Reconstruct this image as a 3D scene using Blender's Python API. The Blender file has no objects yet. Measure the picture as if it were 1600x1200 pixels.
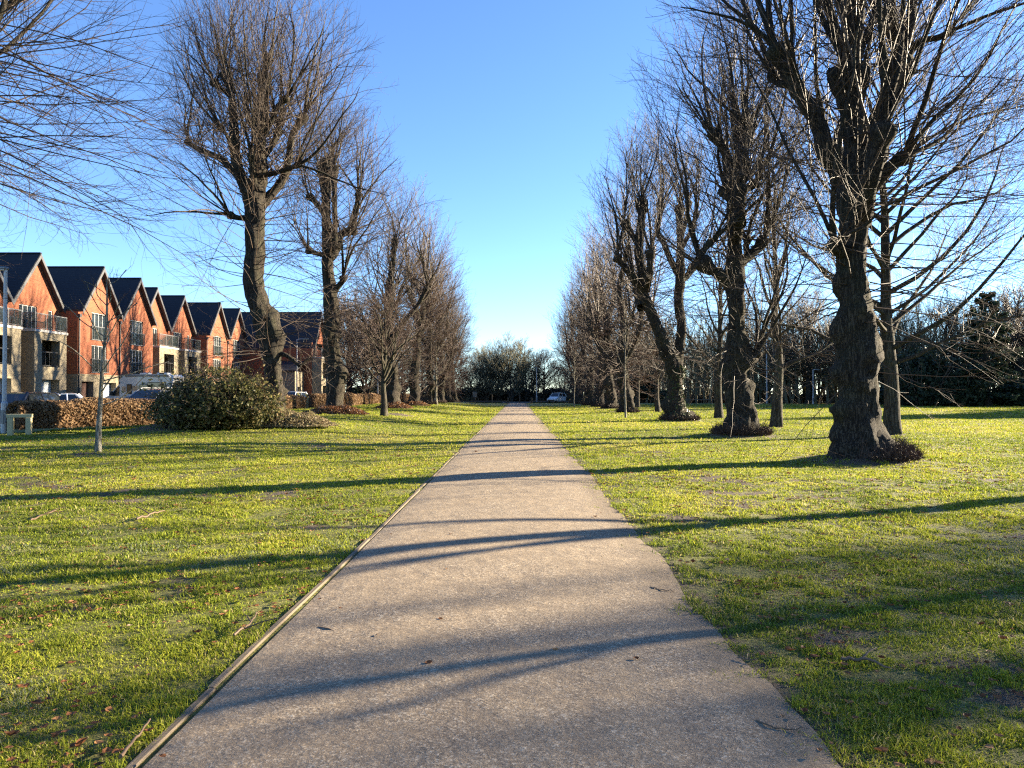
import bpy, math, random
import numpy as np
from mathutils import Vector

C = bpy.context.scene.collection
PI = math.pi
# ------------------------------------------------------------------ camera constants
FPX, EYE, VX, VY = 1130.0, 1.55, 809.0, 616.0
def gx(px, Y): return (px - VX) / FPX * Y
def gz(py, Y): return EYE + (VY - py) / FPX * Y

# ------------------------------------------------------------------ numpy noise
def _hash(ix, iy, iz, seed):
    h = (ix * 374761393 + iy * 668265263 + iz * 1274126177 + seed * 974711) & 0xFFFFFFFF
    h = ((h ^ (h >> 13)) * 1274126177) & 0xFFFFFFFF
    h = h ^ (h >> 16)
    return (h & 0xFFFF) / 65535.0
def vnoise(p, seed=0):
    p = np.asarray(p, dtype=np.float64)
    i = np.floor(p).astype(np.int64); f = p - i
    f = f * f * (3 - 2 * f)
    out = 0
    for dx in (0, 1):
        wx = f[..., 0] if dx else 1 - f[..., 0]
        for dy in (0, 1):
            wy = f[..., 1] if dy else 1 - f[..., 1]
            for dz in (0, 1):
                wz = f[..., 2] if dz else 1 - f[..., 2]
                out = out + wx * wy * wz * _hash(i[..., 0] + dx, i[..., 1] + dy, i[..., 2] + dz, seed)
    return out
def fbm(p, octv=3, seed=0):
    p = np.asarray(p, dtype=np.float64)
    a, s, o = 0.5, 0.0, 0.0
    for k in range(octv):
        o = o + a * vnoise(p * (2 ** k), seed + k); s += a; a *= 0.5
    return o / s
def n2(x, y, sc, seed=0, octv=3):
    x = np.asarray(x, float); y = np.asarray(y, float)
    return fbm(np.stack([x * sc, y * sc, np.zeros_like(x) + 0.37], -1), octv, seed)
def sst(a, b, x):
    t = np.clip((np.asarray(x, float) - a) / (b - a), 0, 1)
    return t * t * (3 - 2 * t)
def norm(v): return v / np.maximum(np.linalg.norm(v, axis=-1, keepdims=True), 1e-9)

# ------------------------------------------------------------------ mesh builder
class MB:
    def __init__(s): s.v = []; s.f = []; s.n = 0; s.att = []
    def add(s, verts, faces, mi=0, att=None):
        verts = np.asarray(verts, float).reshape(-1, 3); faces = np.asarray(faces, np.int64)
        if len(faces) == 0: return
        s.v.append(verts); s.f.append((faces + s.n, mi)); s.n += len(verts)
        s.att.append(np.full(len(verts), 0.5) if att is None else np.asarray(att, float))
    def box(s, x0, x1, y0, y1, z0, z1, mi=0):
        v = [(x, y, z) for z in (z0, z1) for y in (y0, y1) for x in (x0, x1)]
        s.add(v, [(0, 2, 3, 1), (4, 5, 7, 6), (0, 1, 5, 4), (2, 6, 7, 3), (0, 4, 6, 2), (1, 3, 7, 5)], mi)
    def bbox(s, x0, x1, y0, y1, z0, z1, b=0.02, mi=0):
        # chamfered box
        def ring(z, i): return [(x0+i+(b-i), y0+i, z), (x1-b, y0+i, z), (x1-i, y0+b, z), (x1-i, y1-b, z), (x1-b, y1-i, z), (x0+b, y1-i, z), (x0+i, y1-b, z), (x0+i, y0+b, z)]
        R = ring(z0, b*.8) + ring(z0 + b, 0) + ring(z1 - b, 0) + ring(z1, b*.8)
        F = [(8*k+i, 8*k+(i+1) % 8, 8*k+8+(i+1) % 8, 8*k+8+i) for k in range(3) for i in range(8)]
        s.add(R, F, mi)
        s.poly([R[i] for i in range(7, -1, -1)], mi); s.poly(R[24:], mi)
    def poly(s, pts, mi=0): s.add(pts, [tuple(range(len(pts)))], mi)
    def prism(s, pts, d, mi=0):
        pts = np.asarray(pts, float); n = len(pts); d = np.asarray(d, float)
        s.add(np.vstack([pts, pts + d]), [(i, (i + 1) % n, n + (i + 1) % n, n + i) for i in range(n)], mi)
        s.poly(pts[::-1], mi); s.poly(pts + d, mi)
    def tube(s, pts, r, sides=8, mi=0, cap=True):
        pts = np.asarray(pts, float); r = np.broadcast_to(np.asarray(r, float), (len(pts),))
        tubes(s, pts[None], r[None], sides, mi)
        if cap:
            V = s.v[-1]
            s.poly(V[:sides][::-1], mi); s.poly(V[-sides:], mi)
    def build(s, name, mats, parent=None, origin=None, smooth=False):
        me = bpy.data.meshes.new(name)
        V = np.vstack(s.v)
        if origin is not None: V = V - np.asarray(origin, float)
        nf = sum(len(f) for f, _ in s.f)
        idx = np.concatenate([f.ravel() for f, _ in s.f])
        tot = np.concatenate([np.full(len(f), f.shape[1], np.int32) for f, _ in s.f])
        st = np.concatenate([[0], np.cumsum(tot)[:-1]]).astype(np.int32)
        me.vertices.add(len(V)); me.vertices.foreach_set('co', V.astype(np.float32).ravel())
        me.loops.add(len(idx)); me.loops.foreach_set('vertex_index', idx.astype(np.int32))
        me.polygons.add(nf); me.polygons.foreach_set('loop_start', st); me.polygons.foreach_set('loop_total', tot)
        me.polygons.foreach_set('material_index', np.concatenate([np.full(len(f), m, np.int32) for f, m in s.f]))
        me.update(calc_edges=True)
        me.polygons.foreach_set('use_smooth', np.full(nf, bool(smooth)))
        a = me.attributes.new('tint', 'FLOAT', 'POINT'); a.data.foreach_set('value', np.concatenate(s.att).astype(np.float32))
        if not isinstance(mats, (list, tuple)): mats = [mats]
        for m in mats: me.materials.append(m)
        me.validate()
        o = bpy.data.objects.new(name, me); C.objects.link(o)
        if parent is not None: o.parent = parent
        return o

def frames(P):
    T = np.gradient(P, axis=1); T = norm(T)
    m = norm(T.mean(axis=1))
    ref = np.where(np.abs(m[:, 2:3]) < 0.8, np.array([[0, 0, 1.0]]), np.array([[1.0, 0, 0]]))[:, None, :]
    U = norm(np.cross(T, ref)); W = np.cross(T, U)
    return T, U, W
def tubes(mb, P, R, sides=3, mi=0, att=None):
    N, K, _ = P.shape
    if N == 0: return
    T, U, W = frames(P)
    a = np.arange(sides) * 2 * PI / sides
    V = P[:, :, None, :] + R[:, :, None, None] * (np.cos(a)[None, None, :, None] * U[:, :, None, :] + np.sin(a)[None, None, :, None] * W[:, :, None, :])
    n = np.arange(N)[:, None, None] * K * sides; k = np.arange(K - 1)[None, :, None] * sides
    i = np.arange(sides)[None, None, :]; j = (i + 1) % sides
    F = np.stack([n + k + i, n + k + j, n + k + sides + j, n + k + sides + i], -1).reshape(-1, 4)
    if att is not None: att = np.repeat(att, K * sides)
    mb.add(V.reshape(-1, 3), F, mi, att)

# ------------------------------------------------------------------ things
ORI = {}
def thing(name, label, cat, loc=(0, 0, 0), rz=0, group=None):
    o = bpy.data.objects.new(name, None); C.objects.link(o); o.empty_display_size = 0.3
    o.location = loc; o.rotation_euler = (0, 0, rz)
    o['label'] = label; o['category'] = cat
    if group: o['group'] = group
    ORI[o.name] = np.array(loc, float)
    return o
def part(name, mb, mat, root, parent=None, world=True, smooth=False, label=None):
    o = mb.build(name, mat, parent or root, ORI[root.name] if world else None, smooth)
    if label: o['label'] = label
    return o
def tag(o, label, cat, group=None):
    o['label'] = label; o['category'] = cat
    if group: o['group'] = group
    return o
def setting(o, kind='structure', label=None):
    o['kind'] = kind
    if label: o['label'] = label
    return o
def copy_thing(root, loc, rz, label, group=None, sc=1.0, name=None):
    def cp(o, par):
        c = o.copy(); C.objects.link(c)
        if par is not None: c.parent = par
        for ch in o.children: cp(ch, c)
        return c
    c = cp(root, None); c.location = loc; c.rotation_euler = (0, 0, rz)
    c.scale = (sc, sc, sc) if not isinstance(sc, tuple) else sc
    c['label'] = label
    if group: c['group'] = group
    return c

# ------------------------------------------------------------------ materials
class NT:
    def __init__(s, name):
        s.m = bpy.data.materials.new(name); s.m.use_nodes = True
        s.t = s.m.node_tree; s.n = s.t.nodes; s.b = s.n['Principled BSDF']; s.out = s.n['Material Output']
        s.b.inputs['Specular IOR Level'].default_value = 0.3
    def N(s, typ, **kw):
        x = s.n.new(typ)
        for k, v in kw.items():
            if k.startswith('i_'): x.inputs[k[2:].replace('_', ' ')].default_value = v
            else: setattr(x, k, v)
        return x
    def L(s, a, b): s.t.links.new(a, b)
    def coord(s, scale=(1, 1, 1), kind='Object'):
        c = s.N('ShaderNodeTexCoord'); m = s.N('ShaderNodeMapping'); m.inputs['Scale'].default_value = scale
        s.L(c.outputs[kind], m.inputs['Vector']); return m.outputs['Vector']
    def noise(s, vec, scale, detail=4, rough=0.6, out='Fac'):
        x = s.N('ShaderNodeTexNoise', i_Scale=scale, i_Detail=detail, i_Roughness=rough)
        s.L(vec, x.inputs['Vector']); return x.outputs[out]
    def ramp(s, fac, stops):
        r = s.N('ShaderNodeValToRGB'); e = r.color_ramp.elements
        while len(e) < len(stops): e.new(0.5)
        for el, (p, c) in zip(e, stops):
            el.position = p; el.color = (*c, 1) if len(c) == 3 else c
        s.L(fac, r.inputs['Fac']); return r.outputs['Color']
    def mix(s, fac, a, b, mode='MIX'):
        x = s.N('ShaderNodeMix', data_type='RGBA', blend_type=mode)
        for sock, val in ((x.inputs[0], fac), (x.inputs[6], a), (x.inputs[7], b)):
            if hasattr(val, 'links'): s.L(val, sock)
            else: sock.default_value = val if not isinstance(val, tuple) else (*val, 1)
        return x.outputs[2]
    def math(s, op, a, b=0.0, c=0.0):
        x = s.N('ShaderNodeMath', operation=op)
        for sock, val in zip(x.inputs, (a, b, c)):
            if hasattr(val, 'links'): s.L(val, sock)
            else: sock.default_value = val
        return x.outputs[0]
    def attr(s, name='tint'):
        return s.N('ShaderNodeAttribute', attribute_name=name).outputs['Fac']
    def bump(s, h, dist=0.02, strength=1.0):
        b = s.N('ShaderNodeBump', i_Strength=strength, i_Distance=dist)
        s.L(h, b.inputs['Height']); s.L(b.outputs['Normal'], s.b.inputs['Normal']); return b
    def col(s, c):
        if hasattr(c, 'links'): s.L(c, s.b.inputs['Base Color'])
        else: s.b.inputs['Base Color'].default_value = (*c, 1)
    def rough(s, r): s.b.inputs['Roughness'].default_value = r; return s
    def translucent(s, fac, color):
        s.b.inputs['Specular IOR Level'].default_value = 0.12; tr = s.N('ShaderNodeBsdfTranslucent'); mx = s.N('ShaderNodeMixShader'); mx.inputs[0].default_value = fac
        if hasattr(color, 'links'): s.L(color, tr.inputs['Color'])
        else: tr.inputs['Color'].default_value = (*color, 1)
        s.L(s.b.outputs[0], mx.inputs[1]); s.L(tr.outputs[0], mx.inputs[2]); s.L(mx.outputs[0], s.out.inputs['Surface'])

def plain(name, c, rough=0.6, metal=0.0, var=0.15, scale=6.0, spec=0.3):
    t = NT(name)
    v = t.coord(); f = t.noise(v, scale, 5)
    t.col(t.mix(f, tuple(x * (1 - var) for x in c), tuple(min(1, x * (1 + var)) for x in c)))
    t.rough(rough); t.b.inputs['Metallic'].default_value = metal; t.b.inputs['Specular IOR Level'].default_value = spec
    return t.m

M = {}
def bark(name, dark, light, green, gfac, sc=1.0):
    t = NT(name)
    v = t.coord((9 * sc, 9 * sc, 1.6 * sc)); r = t.noise(v, 2.2, 7, 0.7)
    w = t.coord((1, 1, 1)); big = t.noise(w, 1.3, 4); fine = t.noise(w, 30, 4)
    r2 = t.noise(t.coord((16 * sc, 16 * sc, 1.5 * sc)), 1.5, 5, 0.6)
    fur = t.ramp(t.math('ABSOLUTE', t.math('SUBTRACT', r2, 0.5)), [(0.0, (0, 0, 0)), (0.07, (1, 1, 1))])
    c = t.ramp(r, [(0.32, tuple((2 * a + b) / 3 for a, b in zip(dark, light))), (0.66, light)])
    c = t.mix(fur, dark, c)
    g = t.ramp(big, [(0.45, (0, 0, 0)), (0.65, (gfac,) * 3)])
    c = t.mix(g, c, green); c = t.mix(t.math('MULTIPLY', fine, 0.35), c, tuple(x * 0.4 for x in dark))
    t.col(c); t.rough(0.95)
    t.bump(t.math('ADD', t.math('MULTIPLY', r, .6), t.math('ADD', t.math('MULTIPLY', fine, 0.3), t.math('MULTIPLY', fur, 0.6))), 0.08, 1.0)
    return t.m
M['bark'] = bark('bark', (0.008, 0.006, 0.0045), (0.088, 0.071, 0.052), (0.07, 0.075, 0.035), 0.4)
M['bark_young'] = bark('bark_young', (0.03, 0.025, 0.019), (0.115, 0.098, 0.072), (0.08, 0.09, 0.045), 0.5, 0.6)
M['bark_pale'] = bark('bark_pale', (0.20, 0.18, 0.14), (0.42, 0.385, 0.31), (0.26, 0.27, 0.18), 0.4, 0.8)
def twigmat(name, a, b):
    t = NT(name); f = t.attr(); n = t.noise(t.coord(), 3.0, 2)
    t.col(t.mix(t.math('ADD', t.math('MULTIPLY', f, 0.7), t.math('MULTIPLY', n, 0.3)), a, b)); t.rough(0.6)
    return t.m
M['twig'] = twigmat('twig', (0.022, 0.015, 0.011), (0.092, 0.062, 0.041))
M['twig_red'] = twigmat('twig_red', (0.032, 0.019, 0.014), (0.108, 0.064, 0.043))
M['twig_olive'] = twigmat('twig_olive', (0.075, 0.072, 0.04), (0.18, 0.165, 0.095))
M['twig_dark'] = twigmat('twig_dark', (0.05, 0.040, 0.032), (0.125, 0.096, 0.072))
def leafmat(name, stops, tr=0.35, rough=0.5):
    t = NT(name); c = t.ramp(t.attr(), stops); t.col(c); t.rough(rough)
    t.translucent(tr, c); return t.m
M['leaf_beech'] = leafmat('leaf_beech', [(0, (0.07, 0.040, 0.021)), (0.5, (0.19, 0.115, 0.06)), (1, (0.34, 0.235, 0.13))])
M['leaf_ever'] = leafmat('leaf_ever', [(0, (0.03, 0.034, 0.012)), (0.5, (0.082, 0.085, 0.027)), (0.8, (0.15, 0.135, 0.05)), (1, (0.21, 0.145, 0.08))], 0.3, 0.45)
M['leaf_bramble'] = leafmat('leaf_bramble', [(0, (0.13, 0.095, 0.055)), (0.5, (0.30, 0.235, 0.14)), (0.85, (0.20, 0.19, 0.075)), (1, (0.44, 0.36, 0.23))], 0.3)
M['leaf_yew'] = leafmat('leaf_yew', [(0, (0.012, 0.019, 0.011)), (1, (0.040, 0.054, 0.026))], 0.15)
M['leaf_cedar'] = leafmat('leaf_cedar', [(0, (0.015, 0.028, 0.019)), (1, (0.052, 0.074, 0.042))], 0.2)
M['leaf_dead'] = leafmat('leaf_dead', [(0, (0.07, 0.028, 0.014)), (0.5, (0.20, 0.085, 0.035)), (0.9, (0.33, 0.18, 0.08)), (1, (0.45, 0.40, 0.34))], 0.2, 0.6)
M['leaf_under'] = leafmat('leaf_under', [(0, (0.020, 0.019, 0.014)), (0.6, (0.050, 0.043, 0.030)), (1, (0.11, 0.085, 0.058))], 0.2)
M['leaf_willow'] = leafmat('leaf_willow', [(0, (0.07, 0.07, 0.03)), (1, (0.24, 0.23, 0.12))], 0.35)
M['leaf_ivy'] = leafmat('leaf_ivy', [(0, (0.018, 0.032, 0.012)), (1, (0.055, 0.075, 0.025))], 0.1, 0.35)
M['grass'] = leafmat('grass_blades', [(0, (0.20, 0.22, 0.13)), (0.12, (0.085, 0.12, 0.02)), (0.5, (0.215, 0.255, 0.022)), (0.85, (0.38, 0.37, 0.04)), (1, (0.36, 0.30, 0.13))], 0.42, 0.6)

def lawn_mat():
    t = NT('lawn'); v = t.coord()
    a = t.noise(v, 1.1, 5, 0.65); b = t.noise(v, 22, 6, 0.75); c = t.noise(v, 6, 5)
    g = t.ramp(b, [(0.34, (0.035, 0.038, 0.012)), (0.5, (0.13, 0.14, 0.028)), (0.66, (0.34, 0.33, 0.08))])
    g = t.mix(t.ramp(a, [(0.35, (0, 0, 0)), (0.7, (0.25,) * 3)]), g, (0.22, 0.20, 0.06))
    soil = t.ramp(b, [(0.3, (0.03, 0.022, 0.016)), (0.52, (0.10, 0.075, 0.052)), (0.74, (0.26, 0.20, 0.145))])
    bare = t.attr('bare')
    k = t.ramp(t.math('ADD', bare, t.math('MULTIPLY', t.math('SUBTRACT', c, 0.5), 0.9)), [(0.42, (0, 0, 0)), (0.62, (1, 1, 1))])
    t.col(t.mix(k, g, soil)); t.rough(0.85)
    t.bump(t.math('ADD', b, t.math('MULTIPLY', c, 1.2)), 0.09, 1.0)
    return t.m
M['lawn'] = lawn_mat()
def path_mat():
    t = NT('path_gravel'); v = t.coord()
    vo = t.N('ShaderNodeTexVoronoi', i_Scale=120.0); t.L(v, vo.inputs['Vector'])
    vs = t.N('ShaderNodeSeparateColor'); t.L(vo.outputs['Color'], vs.inputs[0])
    vo2 = t.N('ShaderNodeTexVoronoi', i_Scale=60.0); t.L(v, vo2.inputs['Vector'])
    vs2 = t.N('ShaderNodeSeparateColor'); t.L(vo2.outputs['Color'], vs2.inputs[0])
    a = t.noise(v, 0.9, 5, 0.6); b = t.noise(v, 4.5, 5, 0.65); s = t.noise(t.coord((2.2, 0.25, 1)), 1.6, 4)
    c = t.ramp(vs.outputs[0], [(0.0, (0.05, 0.042, 0.036)), (0.4, (0.23, 0.19, 0.155)), (0.8, (0.46, 0.38, 0.30)), (0.92, (0.72, 0.64, 0.54)), (1, (0.95, 0.9, 0.82))])
    c2 = t.ramp(vs2.outputs[0], [(0.0, (0.12, 0.098, 0.082)), (0.6, (0.33, 0.27, 0.215)), (0.93, (0.48, 0.40, 0.32)), (1, (0.78, 0.73, 0.65))])
    c = t.mix(0.45, c, c2)
    c = t.mix(t.ramp(a, [(0.35, (0, 0, 0)), (0.65, (0.5,) * 3)]), c, (0.38, 0.30, 0.215))
    c = t.mix(t.ramp(b, [(0.42, (0.45,) * 3), (0.6, (0, 0, 0))]), c, (0.19, 0.155, 0.128))
    c = t.mix(t.ramp(s, [(0.45, (0, 0, 0)), (0.75, (0.3,) * 3)]), c, (0.42, 0.34, 0.25))
    edge = t.attr('bare')
    k = t.ramp(t.math('ADD', edge, t.math('MULTIPLY', t.math('SUBTRACT', b, 0.5), 1.2)), [(0.45, (0, 0, 0)), (0.8, (0.5,) * 3)])
    c = t.mix(k, c, (0.15, 0.12, 0.09))
    c = t.mix(1.0, c, (0.79, 0.745, 0.645), 'MULTIPLY'); t.col(c); t.rough(0.9)
    h = t.math('ADD', t.math('MULTIPLY', vs.outputs[0], 0.5), t.math('ADD', vs2.outputs[0], t.math('MULTIPLY', b, 2.0)))
    t.bump(h, 0.008, 1.0)
    return t.m
M['path'] = path_mat()
def brick(name, a, b, mortar):
    t = NT(name)
    g = t.N('ShaderNodeTexCoord'); s = t.N('ShaderNodeSeparateXYZ'); t.L(g.outputs['Object'], s.inputs[0])
    cb = t.N('ShaderNodeCombineXYZ'); t.L(t.math('ADD', s.outputs[0], s.outputs[1]), cb.inputs[0]); t.L(s.outputs[2], cb.inputs[1])
    br = t.N('ShaderNodeTexBrick', i_Scale=1.0); br.inputs['Brick Width'].default_value = 0.225; br.inputs['Row Height'].default_value = 0.075
    br.inputs['Mortar Size'].default_value = 0.006; br.inputs['Color1'].default_value = (*a, 1); br.inputs['Color2'].default_value = (*b, 1); br.inputs['Mortar'].default_value = (*mortar, 1)
    t.L(cb.outputs[0], br.inputs['Vector'])
    n = t.noise(t.coord(), 1.6, 6, 0.7); n3 = t.noise(t.coord((1, 1, 3)), 4.0, 4, 0.7)
    c = t.mix(t.math('MULTIPLY', n, 0.55), br.outputs['Color'], tuple(x * 0.55 for x in a))
    c = t.mix(t.ramp(n3, [(0.55, (0, 0, 0)), (0.75, (0.45,) * 3)]), c, tuple(x * 0.5 for x in b))
    t.col(c); t.rough(0.9); t.bump(br.outputs['Fac'], -0.01, 0.6)
    return t.m
M['brick'] = brick('red_brick', (0.275, 0.089, 0.039), (0.19, 0.057, 0.028), (0.17, 0.115, 0.085))
M['cream'] = brick('cream_brick', (0.25, 0.21, 0.14), (0.165, 0.137, 0.09), (0.24, 0.215, 0.175))
def slate():
    t = NT('slate'); v = t.coord((1, 4.0, 4.0)); n = t.noise(v, 5, 4); m = t.noise(t.coord(), 0.9, 4)
    c = t.ramp(n, [(0.3, (0.009, 0.010, 0.014)), (0.7, (0.024, 0.026, 0.034))])
    w = t.N('ShaderNodeTexWave', wave_type='BANDS', bands_direction='Z', i_Scale=1.55); t.L(t.coord(), w.inputs['Vector'])
    c = t.mix(t.ramp(w.outputs['Fac'], [(0.0, (0.6,) * 3), (0.2, (0, 0, 0))]), c, (0.008, 0.009, 0.012))
    c = t.mix(t.ramp(m, [(0.5, (0, 0, 0)), (0.75, (0.4,) * 3)]), c, (0.03, 0.03, 0.028))
    t.col(c); t.rough(0.7); t.bump(w.outputs['Fac'], 0.02, 0.5); return t.m
M['slate'] = slate()
M['white'] = plain('white_paint', (0.40, 0.40, 0.39), 0.4, 0, 0.05)
M['barge'] = plain('grey_board', (0.055, 0.056, 0.06), 0.5, 0, 0.08)
M['greymetal'] = plain('grey_metal', (0.13, 0.135, 0.14), 0.45, 0.6, 0.1)
M['darkmetal'] = plain('dark_metal', (0.035, 0.036, 0.04), 0.45, 0.3, 0.2)
M['galv'] = plain('galvanised', (0.33, 0.335, 0.34), 0.5, 0.3, 0.12)
M['garage'] = plain('garage_door', (0.36, 0.39, 0.42), 0.5, 0, 0.08)
M['door_dark'] = plain('dark_door', (0.06, 0.028, 0.022), 0.5, 0, 0.15)
M['asphalt'] = plain('asphalt', (0.055, 0.055, 0.056), 0.9, 0, 0.3, 12)
M['paving'] = plain('paving', (0.20, 0.185, 0.165), 0.9, 0, 0.25, 8)
M['concrete'] = plain('concrete', (0.36, 0.35, 0.33), 0.9, 0, 0.2, 10)
M['tyre'] = plain('tyre', (0.018, 0.018, 0.018), 0.9)
M['curtain'] = plain('curtain', (0.62, 0.60, 0.56), 0.9, 0, 0.2, 2)
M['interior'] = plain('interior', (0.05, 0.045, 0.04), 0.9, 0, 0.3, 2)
M['lens'] = plain('lamp_lens', (0.7, 0.7, 0.68), 0.1, 0, 0.02)
M['tail'] = plain('tail_lens', (0.35, 0.02, 0.015), 0.15, 0, 0.05)
M['plastic'] = plain('black_plastic', (0.02, 0.02, 0.021), 0.55)
def timber(name, a, b):
    t = NT(name); r = t.noise(t.coord((30, 1.2, 30)), 1.5, 6, 0.7); n = t.noise(t.coord(), 1.3, 4)
    c = t.ramp(r, [(0.3, a), (0.7, b)]); t.col(t.mix(t.math('MULTIPLY', n, 0.5), c, tuple(x * 0.6 for x in a))); t.rough(0.85); t.bump(r, 0.006, 0.8); return t.m
M['timber'] = timber('weathered_timber', (0.10, 0.08, 0.058), (0.21, 0.165, 0.115))
M['timber_pale'] = timber('pale_timber', (0.33, 0.29, 0.16), (0.52, 0.46, 0.27))
M['timber_dark'] = timber('dark_timber', (0.045, 0.038, 0.03), (0.12, 0.10, 0.075))
def glassm(name, tint, alpha):
    t = NT(name); t.col(tint); t.rough(0.03); t.b.inputs['Specular IOR Level'].default_value = 0.8
    t.b.inputs['Alpha'].default_value = alpha; return t.m
M['glass'] = glassm('window_glass', (0.03, 0.04, 0.045), 0.55)
M['rail_glass'] = glassm('balcony_glass', (0.03, 0.04, 0.042), 0.35)
M['car_glass'] = glassm('car_glass', (0.012, 0.016, 0.02), 0.92)
def paint(name, c, metal=0.3, rough=0.25):
    t = NT(name); t.col(t.mix(t.noise(t.coord(), 2, 3), tuple(x * 0.9 for x in c), c)); t.rough(rough)
    t.b.inputs['Metallic'].default_value = metal; t.b.inputs['Coat Weight'].default_value = 0.6; t.b.inputs['Coat Roughness'].default_value = 0.05
    return t.m
M['p_black'] = paint('black_paint', (0.012, 0.011, 0.012), 0.2)
M['p_silver'] = paint('silver_paint', (0.50, 0.52, 0.56), 0.5, 0.3)
M['p_white'] = paint('white_car_paint', (0.5, 0.505, 0.51), 0.0)
M['p_blue'] = paint('blue_paint', (0.06, 0.10, 0.16), 0.4)
M['p_navy'] = paint('navy_paint', (0.02, 0.03, 0.05), 0.3)
M['p_grey'] = paint('grey_paint', (0.16, 0.17, 0.19), 0.4)
M['p_cream'] = paint('motorhome_shell', (0.48, 0.46, 0.43), 0.0, 0.4)
M['p_tan'] = paint('tan_stripe', (0.30, 0.19, 0.12), 0.0, 0.4)
# ------------------------------------------------------------------ terrain
def zt(X, Y):
    X = np.asarray(X, float); Y = np.asarray(Y, float)
    fade = 1 - sst(108, 120, Y)
    zl = 0.42 * sst(-3.2, -9.5, X) * sst(13, 33, Y)
    zl = zl * (1 - .62 * sst(-12.5, -16.5, X) * (1 - sst(30, 46, Y)))
    zl = np.maximum(zl, 0.28 * sst(-18.6, -20.4, X))
    zr = 0.18 * sst(3.5, 10, X) * sst(48, 75, Y)
    w = sst(1.9, 6, np.abs(X)) * (1 - sst(-15.5, -17.5, X)) * (1 - sst(60, 100, np.abs(X)))
    und = (n2(X, Y, 0.16, 5, 3) - 0.5) * 0.22 + (n2(X, Y, 0.5, 9, 2) - 0.5) * 0.07
    return (zl + zr) * fade + und * w * (0.35 + 0.65 * fade) * 0.9
def z1(x, y): return float(zt(np.array([x]), np.array([y]))[0])

DENS = 0.36
# ------------------------------------------------------------------ growth
def grow(rng, P0, D, L, K, bend=None, wob=0.12):
    N = len(P0)
    D = norm(D); step = (L / (K - 1))[:, None]
    P = np.zeros((N, K, 3)); P[:, 0] = P0
    d = D.copy(); b = np.zeros((N, 3)) if bend is None else bend
    for k in range(1, K):
        P[:, k] = P[:, k - 1] + d * step
        d = norm(d + b / (K - 1) + rng.normal(0, wob, (N, 3)))
    return P
def along(P, idx, t):
    K = P.shape[1]; s = t * (K - 1); i = np.minimum(s.astype(int), K - 2); f = (s - i)[:, None]
    a = P[idx, i]; b = P[idx, i + 1]
    return a * (1 - f) + b * f, norm(b - a)
def offshoot(rng, T, ang):
    r = norm(rng.normal(0, 1, T.shape)); perp = norm(r - (r * T).sum(-1, keepdims=True) * T)
    return norm(np.cos(ang)[:, None] * T + np.sin(ang)[:, None] * perp)
def taper(r0, r1, K): 
    t = np.linspace(0, 1, K)[None, :]
    return r0[:, None] * (1 - t) + r1[:, None] * t
def to_ell(P, D, c, r):
    p = (P - c) / r; d = D / r
    A = (d * d).sum(-1); B = (p * d).sum(-1); Q = (p * p).sum(-1) - 1
    disc = np.maximum(B * B - A * Q, 0)
    s = (-B + np.sqrt(disc)) / A
    return np.where(Q < 0, s, 0.6)

def crown_twigs(rng, mb, P0, D, L, c, r, lod, thick=1.0, droop=None, nsub=9, nter=3, rad=None):
    """shoots + two orders of finer twigs"""
    N = len(P0); K = 7 if lod >= 2 else 5
    up = np.array([0, 0, 1.0])
    low = np.clip((D[:, 2] + 0.1), -0.5, 1)[:, None]
    bend = up * np.where(low > 0.25, 0.35, -0.10) + rng.normal(0, 0.2, (N, 3))
    P = grow(rng, P0, D, L, K, bend, 0.085)
    r0 = (0.0052 + 0.0023 * L) * thick if rad is None else rad
    tubes(mb, P, taper(r0, np.full(N, 0.0035 * thick), K), 3 if lod < 3 else 4, 0, rng.random(N))
    # secondaries
    per = np.maximum(2, np.round(nsub * np.clip(L / 3.5, 0.35, 1.5))).astype(int)
    idx = np.repeat(np.arange(N), per); n = len(idx)
    t = rng.uniform(0.25, 0.98, n) ** 0.8
    p, T = along(P, idx, t)
    d = offshoot(rng, T, np.radians(rng.uniform(25, 55, n)))
    d = norm(d + up * 0.12)
    L2 = np.clip(L[idx] * (0.42 * (1 - t) + 0.10) * rng.uniform(0.6, 1.3, n), 0.22, 2.0)
    K2 = 4 if lod >= 2 else 3
    P2 = grow(rng, p, d, L2, K2, up * 0.25 + rng.normal(0, 0.25, (n, 3)), 0.12)
    tubes(mb, P2, taper((0.0031 + 0.0021 * L2) * thick, np.full(n, 0.0020 * thick), K2), 3, 0, rng.random(n))
    if nter > 0:
        per = np.maximum(1, np.round(nter * np.clip(L2 / 0.8, 0.5, 2))).astype(int)
        idx = np.repeat(np.arange(n), per); m = len(idx)
        t = rng.uniform(0.15, 0.98, m); p, T = along(P2, idx, t)
        d = norm(offshoot(rng, T, np.radians(rng.uniform(25, 60, m))) + up * 0.1)
        L3 = np.clip(L2[idx] * rng.uniform(0.25, 0.55, m), 0.10, 0.7)
        P3 = grow(rng, p, d, L3, 3, up * 0.2 + rng.normal(0, 0.3, (m, 3)), 0.15)
        tubes(mb, P3, taper(np.full(m, 0.0022 * thick), np.full(m, 0.0015 * thick), 3), 3, 0, rng.random(m))

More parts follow.
